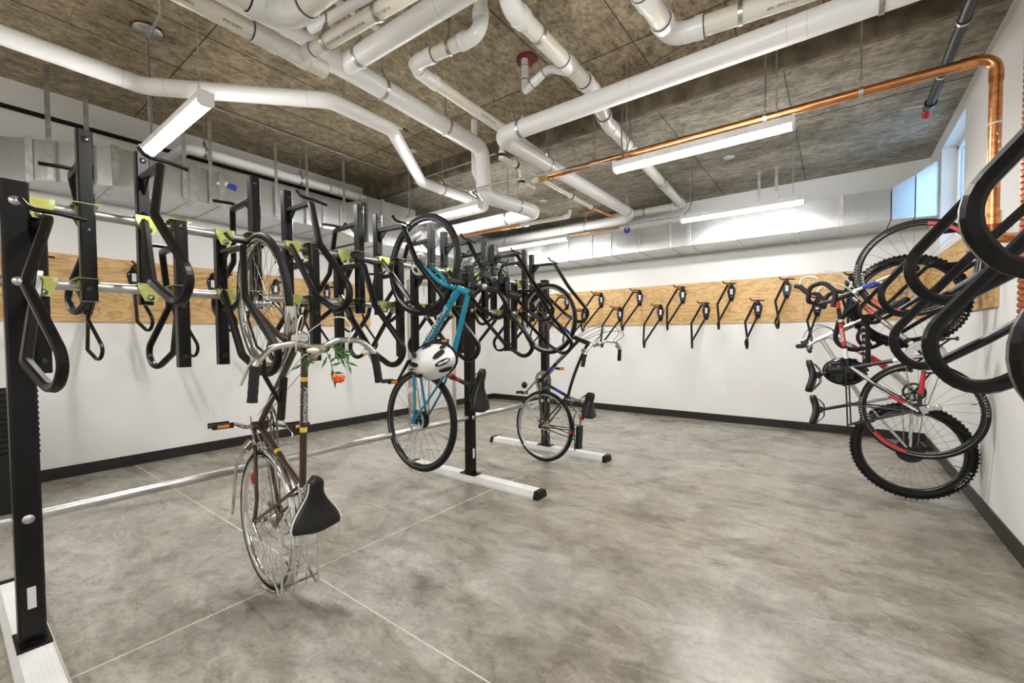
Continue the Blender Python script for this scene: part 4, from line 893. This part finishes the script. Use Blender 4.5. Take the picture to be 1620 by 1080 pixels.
    if S.get('rack'):
        R_ = S['rack']; (x0, x1, z0, z1, wd) = R_['dim']; g = MB(); P0 = npa((x0, 0, z0)); P1 = npa((x1, 0, z1)); sd = npa((0, wd/2, 0)); rr_ = R_.get('r', .0045)
        tube(g, fillet([P0+sd*.6, P0+(P1-P0)*.12+sd, P1+sd, npa((.0, .066, .012))] if R_.get('loop') else [P0+sd*.6, P0+(P1-P0)*.12+sd, P1+sd], .02, 4), rr_, 8)
        tube(g, fillet([P0-sd*.6, P0+(P1-P0)*.12-sd, P1-sd, npa((.0, -.066, .012))] if R_.get('loop') else [P0-sd*.6, P0+(P1-P0)*.12-sd, P1-sd], .02, 4), rr_, 8)
        ro = g.build('rear_rack', R_['mat'], root)
        for t in R_['bars']: tube(MB(), [P0+(P1-P0)*t+sd, P0+(P1-P0)*t-sd], rr_*.7, 6).build('rack_bar', R_.get('bar_mat', R_['mat']), ro)
        for t in R_.get('long', ()): tube(MB(), [P0+(P1-P0)*R_['long_t'][0]+sd*t, P0+(P1-P0)*R_['long_t'][1]+sd*t], rr_*.7, 6).build('rack_bar', R_.get('bar_mat', R_['mat']), ro)
        for t, zz in R_.get('struts', ()):
            for s in (-1, 1): tube(MB(), [P0+(P1-P0)*t+sd*s, npa((.0, s*.066, .012))], rr_, 8).build('rack_strut', R_['mat'], ro)
        tube(MB(), [P0, sc+(bb-sc)*.10], rr_, 8).build('rack_strut', R_['mat'], ro)
    return root
ALLOY_W = dict(rim='alloy', hub='chrome', spoke='chrome', ns=36)
# --- brown town bicycle
brown = bicycle(dict(label='brown town bicycle with chrome fenders and rear rack hung on the rack', O=(-2.206, .948, .378), M=[[-.0146, -.0564, .9983], [.0126, -.9983, -.0563], [.9998, .0117, .0153]],
    L=1.043, Rr=.334, Rf=.334, tw=.034, steer=.08, frame='brown_paint', hl=(.855, .335), ht=(.805, .462), bb=(.444, -.080), sc=(.226, .385), rt=.0143, rdn=.0143, tt_t=.28, dt_t=.2, st_ext=.03,
    wheel=dict(ALLOY_W, rim='chrome', wall='chrome', cogs=(6, .020, .058), valve=2.2, spoke='worn_chrome'), stem='worn_chrome', stem_rise=.045, bar_c=(.822, .553), post='chrome', clamp='chrome',
    bar=dict(path=[(.030, .08, .010), (.022, .175, .014), (-.035, .238, .018), (-.165, .255, .006)], R=[.06, .08, .06], mat='worn_chrome', r=.0118, grip=.125, lever_dir=(-.75, .35, -.22), lever_out=(.012, 0, -.034), lever_mat='chrome'),
    sp=(.205, .47), sn=(.300, .505), sr=(.075, .505), sad=(.060, .205, .05, 'saddle_black'), sad_kw=dict(piping='white_decal', dip=.006, rails='chrome'), crank_a=1.62, crank_len=.115, chainrings=(.098, .078), crank_mat='worn_chrome',
    bands=(('tt', 0, .20, .225, .0148, 'yellow_decal'), ('tt', 0, .56, .59, .0148, 'yellow_decal'), ('st', 0, .42, .46, .0149, 'yellow_decal'), ('st', 0, .90, .955, .0149, 'white_decal'), ('tt', 0, .195, .20, .0150, 'white_decal'), ('tt', 0, .555, .56, .0150, 'white_decal')),
    texts=(('tt', .39, 'Motobecane', .030, 'white_decal', .3, .0143, 1),), top_text=True, fork='brown_paint',
    cables=(([(.81, .10, .575), (1.0, .14, .66), (.98, .03, .58), (.86, .012, .36)], 'cable_white'), ([(.80, .03, .50), (.78, .03, .42), (.60, .022, .14), (.50, .022, -.04)], 'cable_white')),
    fenders=dict(front_fender=[math.radians(120)], rear_fender=[math.radians(150), math.radians(100)]), derailleur='chain_steel',
    rack=dict(dim=(.155, -.245, .372, .345, .155), mat='chrome', bars=(.28, .50, .72), bar_mat='chrome', long=(-.33, .33), long_t=(.5, .93), r=.0058, loop=True)))
tube(MB(), [(-.185, -.07, .349), (-.185, .07, .349)], .0055, 8).build('rack_spring', 'rust_steel', brown)
# bell, lamp, lock
sphere(MB(), (.815, .035, .575), .020, 14, 0, (.6, 1.3, .7)).build('bell', 'cream_cap', brown); sphere(MB(), (.805, -.20, .565), .014, 10, 0, (1, 1.5, .8)).build('shift_pod', 'cream_cap', brown)
hl_ = tube(MB(), [(.86, .035, .44), (.86, .045, .485)], .036, 18).build('headlight', 'black_plastic', brown); lathe(MB(), (.86, .045, .486), (0, .2, 1), [(0, .002), (.030, .002), (.033, 0)], 18).build('lens', 'chrome', hl_)
tube(MB(), [(.70, .06, .36), (.52, .05, .30)], .017, 14).build('air_pump', 'black_gloss', brown); tube(MB(), fillet([(.80, .21, .56), (.72, .17, .46), (.60, .07, .34)], .05, 6), .0085, 10).build('lock_cable', 'black_rubber', brown)
MB().add([(-.12, -.02, .352), (-.03, .0, .0)], [])
kick = tube(MB(), [(.36, .06, -.07), (.24, .085, -.15), (.02, .09, -.19), (-.0, .09, -.20)], .0075, 8).build('kickstand', 'worn_chrome', brown)
sweep(MB(), [(.375, .045, -.055), (.345, .07, -.06)], rsq(.05, .03, .004)).build('kickstand_bracket', 'worn_chrome', brown)
sphere(MB(), (.16, .0, -.18), .02, 8, 0, (1.6, .5, 1)).build('spoke_reflector', 'red_plastic', brown)
# basket-like luggage strap wires near the bottom bracket
for s in (-1, 1): tube(MB(), fillet([(.50, s*.06, -.02), (.40, s*.09, .10), (.34, s*.03, .06), (.42, s*.03, -.03)], .02, 4), .0030, 6).build('toe_clip', 'chrome', brown)
# --- teal hybrid
teal = bicycle(dict(label='teal hybrid bicycle with disc brakes and flat bar hung on the rack', O=(-2.255, 1.960, .690), M=[[.0103, .0003, .9999], [.0325, -.9995, 0], [.9994, .0325, -.0103]],
    L=1.052, Rr=.345, Rf=.345, tw=.038, steer=-.031, frame='teal_paint', hl=(.880, .300), ht=(.835, .440), bb=(.402, -.052), sc=(.322, .262), rt=.017, rdn=.0215, tt_t=.12, dt_t=.30, st_ext=.035, fork_r=.0135,
    wheel=dict(rim='black_gloss', hub='black_plastic', spoke='dark_grey', ns=32, disc=True, cogs=(8, .022, .058), cog_mat='black_plastic', wall='alloy', reflector=-.35, valve=1.9), stem='black_plastic', stem_rise=.03, bar_c=(.868, .545),
    bar=dict(path=[(-.004, .10, .012), (-.018, .31, .022)], R=.06, mat='black_plastic', r=.0135, grip=.13, lever_dir=(.25, -.5, -.15), lever_out=(.045, 0, -.01), lever_mat='black_plastic', shifter=True),
    post='black_plastic', clamp='red_plastic', sp=(.262, .470), sn=(.378, .545), sr=(.115, .535), sad=(.040, .150, .045, 'saddle_black'), sad_kw=dict(groove=True, dip=.010), crank_a=.6, chainrings=(.082, .062), crank_mat='black_plastic',
    texts=(('dt', .47, 'SPECIALIZED', .052, 'white_decal', 0, .0215, 1),), derailleur='black_plastic',
    cables=(([(.90, .18, .555), (1.04, .16, .60), (1.02, .03, .50), (.86, .03, .33)], 'black_plastic'), ([(.90, .24, .555), (1.08, .10, .62), (1.06, .0, .46), (.92, .045, .25)], 'black_plastic'))))
tube(MB(), [(.30, .0, .345), (.29, .0, .372)], .014, 10).build('rear_light', 'red_plastic', teal)
for k, (y0, y1, rise, fw_) in enumerate(((.20, -.05, .11, .64), (.16, .04, .15, .60), (-.18, .05, .13, .66), (-.22, 0, .09, .62), (.12, -.12, .08, .65), (-.12, .10, .17, .58), (.25, -.15, .06, .60))):
    tube(MB(), bezier([(.88, y0, .555), (.92+rise, y0*.8, fw_+.03), (.94+rise, y1, fw_-.02), (.89, y1*.3, .40)], 16), .0027, 6).build('cable', 'black_plastic', teal)
for y in (.17, -.17):
    obox(MB(), (.885, y, .575), ((1, .1, 0), (-.1, 1, 0), (0, 0, 1)), (.07, .05, .045)).build('shifter_pod', 'black_gloss', teal); tube(MB(), [(.86, y*1.1, .60), (.85, y*1.3, .63), (.83, y*1.4, .64)], .006, 8).build('shift_lever', 'black_plastic', teal)
sphere(MB(), (.86, .06, .60), .019, 12, 0, (1, 1, .8)).build('bell', 'silver', teal)
obox(MB(), (.93, .05, .60), ((1, 0, 0), (0, 1, 0), (0, 0, 1)), (.035, .07, .03)).build('light_mount', 'black_plastic', teal)
bl = tube(MB(), [(.90, -.10, .59), (.955, -.10, .60)], .018, 12).build('headlight', 'black_gloss', teal)
lockm = MB(); tube(lockm, fillet([(.48, .03, .09), (.40, .055, .17), (.33, .03, .12), (.40, .03, .04)], .03, 5), .008, 8); lockm.build('cable_lock', 'black_rubber', teal)
# --- black city bicycle
black = bicycle(dict(label='black city bicycle with blue decals, silver bar and rear rack hung on the rack', O=(-2.290, 3.560, .378), M=[[.0205, -.0751, .9970], [.0566, -.9955, -.0762], [.9982, .0580, -.0162]],
    L=1.046, Rr=.345, Rf=.345, tw=.038, steer=.107, frame='bike_black', hl=(.866, .318), ht=(.812, .480), bb=(.439, -.067), sc=(.312, .270), rt=.0145, rdn=.017, tt_t=.12, dt_t=.3, tt_curve=(-.035, -.055), st_ext=.06,
    wheel=dict(ALLOY_W, wall='chrome', cogs=(7, .024, .052), cog_mat='gold_cog', reflector=-.6), stem='silver', stem_rise=.045, bar_c=(.812, .565), fork='bike_black',
    bar=dict(path=[(.025, .07, .045), (.010, .20, .065), (-.045, .285, .060), (-.165, .305, .040)], R=[.05, .08, .06], mat='silver', r=.0118, grip=.10, lever_dir=(-.6, .1, .4), lever_out=(.02, 0, -.035), lever_mat='silver'),
    post='silver', clamp='silver', sp=(.275, .462), sn=(.374, .515), sr=(.140, .505), sad=(.050, .185, .07, 'saddle_black'), sad_kw=dict(dip=.008), crank_a=.75, chainrings=(.095, .075), crank_mat='alloy',
    bands=(('dt', 0, .62, .74, .0174, 'blue_decal'), ('st', 0, .48, .68, .0149, 'blue_decal')), texts=(('dt', .40, 'MEGO', .036, 'white_decal', .2, .017, 1),), fork_bands=((.30, .45, 'blue_decal'),),
    cables=(([(.83, .12, .62), (.98, .22, .78), (1.06, .05, .62), (.88, .02, .36)], 'black_plastic'), ([(.83, .16, .62), (.94, .28, .82), (1.0, .02, .70), (.84, .03, .40)], 'black_plastic')), derailleur='alloy',
    rack=dict(dim=(.165, -.165, .375, .405, .11), mat='bike_black', bars=(.3, .6, .9), r=.0055, struts=((.45, 0), (.7, 0)))))
for s in (-1,): box(MB(), (-.15, -.035, .395), (.06, .035, .425)).build('rack_bag', 'saddle_black', black)
box(MB(), (-.02, .055, .34), (.01, .066, .37)).build('rear_reflector', 'red_plastic', black); sphere(MB(), (.13, 0, .43), .022, 8, 0, (1, 1.6, 1)).build('rear_light', 'red_plastic', black)
tube(MB(), fillet([(.56, .02, .10), (.60, .045, .17), (.66, .045, .15), (.68, .045, .20), (.74, .045, .19), (.75, .02, .26)], .015, 4), .0025, 6).build('bottle_cage', 'silver', black)
sphere(MB(), (.385, .075, -.205), .035, 12, 0, (1, .8, .9)).build('lock_body', 'black_plastic', black)
# --- road bicycle on the window wall
RL = dict(rim='black_gloss', hub='black_plastic', spoke='dark_grey', ns=24, rim_d=.026, wall='silver', cogs=(9, .018, .036), cog_mat='chain_steel', valve=-1.35, rim_arc=((.25, .95, 'red_decal'), (.25+math.pi, .95+math.pi, 'red_decal')),
          letters=(('BONTRAGER', 2.35-.5, .288, .021, 'white_decal', .072), ('BONTRAGER', 2.35-.5+math.pi, .288, .021, 'white_decal', .072), ('ULTRASTER', -1.35, .325, .020, 'white_decal', .062), ('ULTRASTER', 1.6, .325, .020, 'white_decal', .062)))
road = bicycle(dict(label='red white and black road bicycle with drop bar hung on the window wall', O=(.468, 4.120, .716), M=[[-.0445, .2112, -.9764], [-.0031, .9774, .2115], [.9990, .0124, -.0429]],
    L=.996, Rr=.340, Rf=.340, tw=.026, steer=.11, frame='bike_black', hl=(.868, .335), ht=(.822, .470), bb=(.383, -.045), sc=(.292, .395), rt=.0145, rdn=.0165, tt_t=.18, dt_t=.25, st_ext=.02, wheel=RL, stem='black_plastic', stem_rise=.02, bar_c=(.800, .580),
    bar=dict(path=[(.0, .195, .0), (.105, .205, -.010), (.135, .210, -.105), (.045, .215, -.185), (-.065, .218, -.165)], R=[.03, .055, .07, .06], mat='tape_black', r=.0150, tape=.44, hood=.36, hood_dir=(.72, 0, .62), white_lever=True),
    post='black_plastic', clamp='black_plastic', sp=(.236, .585), sn=(.358, .640), sr=(.098, .645), sad=(.038, .140, .04, 'saddle_black'), crank_a=-.85, chainrings=(.105, .08), crank_mat='black_plastic', ring_mat='alloy', fork='silver_paint', fork_bands=((.15, .4, 'blue_decal'),),
    bands=(('tt', 0, .04, .14, .0150, 'red_decal'), ('tt', 0, .30, .34, .0150, 'white_decal'), ('tt', 0, .36, .68, .0150, 'red_decal'), ('tt', 0, .72, .86, .0150, 'white_decal'), ('st', 0, .08, .22, .0150, 'red_decal'), ('st', 0, .30, .38, .0150, 'white_decal'), ('dt', 0, .06, .12, .0170, 'silver'), ('dt', 0, .16, .34, .0170, 'red_decal'), ('dt', 0, .45, .75, .0170, 'silver'), ('dt', 0, .80, .92, .0170, 'white_decal')),
    texts=(('tt', .52, 'REDLINE', .026, 'white_decal', 0, .0152, 1), ('dt', .25, 'Conquest', .028, 'white_decal', .3, .0172, 1), ('dt', .6, 'Crown', .03, 'black_print', .3, .0172, 1)),
    cables=(([(.93, .20, .60), (1.12, .14, .52), (1.05, .06, .40), (.90, .0, .34)], 'cable_white'), ([(.92, .20, .58), (1.02, .1, .46), (.92, .02, .36), (.74, .02, .26)], 'cable_white')), derailleur='silver',
    rack=dict(dim=(.30, -.155, .400, .400, .10), mat='bike_black', bars=(.1, .35, .6, .97), r=.0055, struts=((.97, 0), (.62, 0))), pedal_refl=None))
for s in (-1, 1):
    sw = MB(); tube(sw, [(.30, s*.016, .37), (.10, s*.045, .15), (0, s*.062, .0)], .0092, 8); sw.build('stay_sleeve', 'silver_paint', road)
    tube(MB(), [(.10, s*.0465, .15), (.05, s*.054, .075)], .0102, 8).build('decal_band', 'red_decal', road); tube(MB(), [(.27, s*.035, -.03), (.12, s*.046, -.012)], .0102, 8).build('decal_band', 'red_decal', road)
# --- mountain bicycle on the window wall
mtb = bicycle(dict(label='silver mountain bicycle with red stripes and knobby tyres hung on the window wall', O=(.452, 4.400, .372), M=[[-.0296, .0544, -.9981], [.0670, .9964, .0524], [.9973, -.0653, -.0331]],
    L=1.132, Rr=.358, Rf=.358, tw=.066, steer=.022, frame='silver_paint', hl=(.908, .445), ht=(.856, .552), bb=(.440, -.030), sc=(.346, .262), rt=.0165, rdn=.022, tt_t=.15, dt_t=.35, dt_curve=(.01, -.10), tt_curve=(-.02, -.01), st_ext=.03, susp=True,
    wheel=dict(rim='black_gloss', hub='black_plastic', spoke='dark_grey', ns=32, disc=True, knobs=True, cogs=(11, .020, .088), cog_mat='black_plastic', letters=(('REKON+', -2.15, .329, .030, 'white_decal', .085), ('REKON+', .75, .329, .030, 'white_decal', .085)), valve=-1.9), stem='silver_paint', stem_rise=.02, bar_c=(.800, .632),
    bar=dict(path=[(-.006, .12, .010), (-.02, .36, .020)], R=.08, mat='black_plastic', r=.014, grip=.12, lever_dir=(.2, -.5, -.2), lever_out=(.04, 0, -.02), lever_mat='black_plastic', shifter=True),
    post='black_plastic', clamp='black_plastic', sp=(.268, .545), sn=(.388, .592), sr=(.136, .600), sad=(.040, .145, .045, 'saddle_black'), crank_a=-.55, chainrings=(.068,), crank_mat='black_plastic', bands=(('dt', 0, .0, .0, .001, 'red_decal'),), derailleur='black_plastic',
    cables=(([(.86, .20, .64), (1.02, .16, .60), (.98, .05, .48), (.90, .03, .42)], 'black_plastic'),), pedal_refl=None))
# red stripes on the curved down tube
_hl, _ht, _bb = npa((.908, 0, .445)), npa((.856, 0, .552)), npa((.440, 0, -.03)); _d = _hl+(_ht-_hl)*.35; _c = bezier([_d, (_d+_bb)/2+npa((.01, 0, -.10)), _bb], 40)
for a, b in ((9, 12), (13, 15), (17, 21), (22, 24), (25, 27)): tube(MB(), _c[a:b+1], .0226, 14, cap=False).build('red_stripe', 'red_decal', mtb)

# ------------------------------------------------------------------ helmets, lock, flowers
def helmet(label, c, R, mat, vents, sc=(.145, .105, .10), word=None):
    h = thing('bike_helmet', label, 'helmet', c); R = npa(R); m = MB(); n = 40; k = 16; V = []; F = []
    def surf(t, p, o=0): # t: 0 at the crown, 1 at the rim
        a = t*math.pi*.58; return npa(((sc[0]+o)*math.sin(a)*math.cos(p), (sc[1]+o)*math.sin(a)*math.sin(p), (sc[2]+o)*math.cos(a)))
    for i in range(k+1):
        for j in range(n):
            p = 2*math.pi*j/n; rib = .006*math.cos(5*math.asin(max(-1, min(1, surf(i/k, p)[1]/sc[1]))))*math.sin(math.pi*min(1, i/k*1.1)); V.append(surf(i/k, p, rib))
    for i in range(k):
        for j in range(n): F.append((i*n+j, (i+1)*n+j, (i+1)*n+(j+1) % n, i*n+(j+1) % n))
    m.add(V, F, 0, True); Vi = [v*.86 for v in npa(V)]; m.add(Vi, [f[::-1] for f in F], 0, True)
    m.add(np.concatenate([npa(V)[-n:], npa(Vi)[-n:]]), [(j, n+j, n+(j+1) % n, (j+1) % n) for j in range(n)], 0)
    m.tf(R).build('shell', mat, h)
    for (t, p, a, b, rot) in vents:
        a *= 1.2; b *= 1.45
        q = surf(t, p, .004); nn = npa((q[0]/sc[0]**2, q[1]/sc[1]**2, q[2]/sc[2]**2)); nn /= np.linalg.norm(nn); xd = np.cross((0, 1, 0), nn); xd /= np.linalg.norm(xd); yd = np.cross(nn, xd); x2 = xd*math.cos(rot)+yd*math.sin(rot); y2 = np.cross(nn, x2)
        P = [q+x2*a*math.cos(u)*(1.0 if math.cos(u) > 0 else .8)+y2*b*math.sin(u)-nn*.0+nn*.004-nn*(((a*math.cos(u))**2)/.30+((b*math.sin(u))**2)/.22) for u in np.linspace(0, 2*math.pi, 13)[:-1]]
        MB().add(P+[q+nn*.001], [(i, (i+1) % 12, 12) for i in range(12)]).tf(R).build('vent', 'foam_black', h)
    rim = [surf(1.0, p, .002) for p in np.linspace(0, 2*math.pi, 33)[:-1]]; sweep(MB(), rim, [(-.004, -.012), (.004, -.012), (.004, .012), (-.004, .012)], closed=True).tf(R).build('rim_trim', 'foam_black', h)
    for s in (-1, 1):
        sweep(MB(), fillet([surf(.98, s*.9)*.95, npa((.02, s*.09, -.14)), npa((.0, s*.01, -.20))], .03, 4), [(-.001, -.008), (.001, -.008), (.001, .008), (-.001, .008)]).tf(R).build('strap', 'foam_black', h)
    if word:
        q = surf(.62, -1.35, .008); nn = npa((q[0]/sc[0]**2, q[1]/sc[1]**2, q[2]/sc[2]**2)); nn /= np.linalg.norm(nn); xd = npa((1, 0, 0))-nn*nn[0]; text(MB(), word, .018, q, xd, np.cross(nn, xd)).tf(R).build('lettering', 'blue_decal', h)
    return h
def crown_frame(z, x):
    z = npa(z)/np.linalg.norm(z); x = npa(x)-z*(npa(x)@z); x /= np.linalg.norm(x); return np.stack([x, np.cross(z, x), z], 1)
VW = [(.45, 0, .05, .012, 0), (.40, .55, .045, .011, .15), (.40, -.55, .045, .011, -.15), (.62, 1.0, .035, .011, .2), (.62, -1.0, .035, .011, -.2), (.42, 3.14, .045, .012, 0), (.50, 2.5, .04, .011, -.2), (.50, -2.5, .04, .011, .2), (.72, 1.7, .03, .010, 0), (.72, -1.7, .03, .010, 0), (.74, .35, .028, .010, 0), (.74, -.35, .028, .010, 0), (.78, 2.4, .025, .01, 0), (.78, -2.4, .025, .01, 0)]
def RZ_(a): return rotm((0, 0, 1), a)
helmet('white vented helmet hanging from the teal bicycle', (-1.945, 1.80, 1.105), crown_frame((.34, -.78, -.30), (-.85, -.50, -.35)), 'helmet_white', VW, word='SPECIALIZED')
helmet('black vented helmet hanging from the silver mountain bicycle', (.055, 4.28, .965), RZ_(.25)@rotm((1, 0, 0), 1.25), 'black_gloss', VW, (.135, .10, .095))
ul = thing('bike_lock', 'black fabric lock with pale lettering draped between the two bicycles on the window wall', 'lock', (.11, 4.28, 1.20))
P = fillet([(.03, 0, .30), (-.10, .01, .16), (-.13, 0, -.02), (.0, -.01, -.08), (.10, 0, -.02)], .09, 6); tube(MB(), P, .016, 12).build('shackle', 'black_rubber', ul)
tube(MB(), [(.06, -.02, .20), (.075, -.02, -.20)], .026, 14).build('sleeve', 'foam_black', ul)
lt = MB()
for i, chh in enumerate('KRYPTO'): text(lt, chh, .034, (.047+.0004*i, -.047, .10-.045*i), (0, 0, -1), (1, 0, 0))
lt.build('lettering', 'white_decal', ul)
fl_ = thing('flower_sprig', 'orange flower sprig with green leaves tucked under the brown bicycle bar', 'flower', (-1.66, .945, 1.12))
def leaf(parent, a, b, wd, up):
    a, b, up = npa(a), npa(b), npa(up); d = b-a; s = np.cross(d, up); s /= np.linalg.norm(s); mid = a+d*.45+up*.004
    MB().add([a, mid+s*wd, b, mid-s*wd, a-up*.001, mid+s*wd-up*.001, b-up*.001, mid-s*wd-up*.001], [(0, 1, 2, 3), (7, 6, 5, 4), (0, 4, 5, 1), (1, 5, 6, 2), (2, 6, 7, 3), (3, 7, 4, 0)]).build('leaf', 'leaf_green', parent)
for (s0, s1, n_) in (((0, .02, .10), (.03, .09, .02), 9), ((0, .0, .10), (.02, .03, -.03), 9), ((0, -.02, .10), (.0, -.09, .03), 7), ((0, .02, .10), (.02, .12, .06), 8)):
    s0, s1 = npa(s0), npa(s1); tube(MB(), [s0, (s0+s1)/2+npa((.01, 0, .01)), s1], .0018, 6).build('stem', 'leaf_green', fl_)
    for k in range(n_):
        t = (k+1)/(n_+.5); p = s0+(s1-s0)*t; v = npa((.3*rng.random()-.1, rng.normal()*.5, rng.normal()*.5)); v = v/np.linalg.norm(v)*(.034+.018*rng.random())+(s1-s0)*.12; leaf(fl_, p, p+v, .006, (1, 0, 0))
fc = npa((.035, .035, -.035))
for k in range(16):
    a = 2*math.pi*k/16+rng.random(); r_ = .006+.016*rng.random(); q = MB(); sphere(q, fc+npa((.006*rng.random(), r_*math.cos(a)*1.3, r_*math.sin(a)*.7)), .0115, 8, 0, (.7, 1, .8)); q.build('petal', 'flower_orange', fl_)
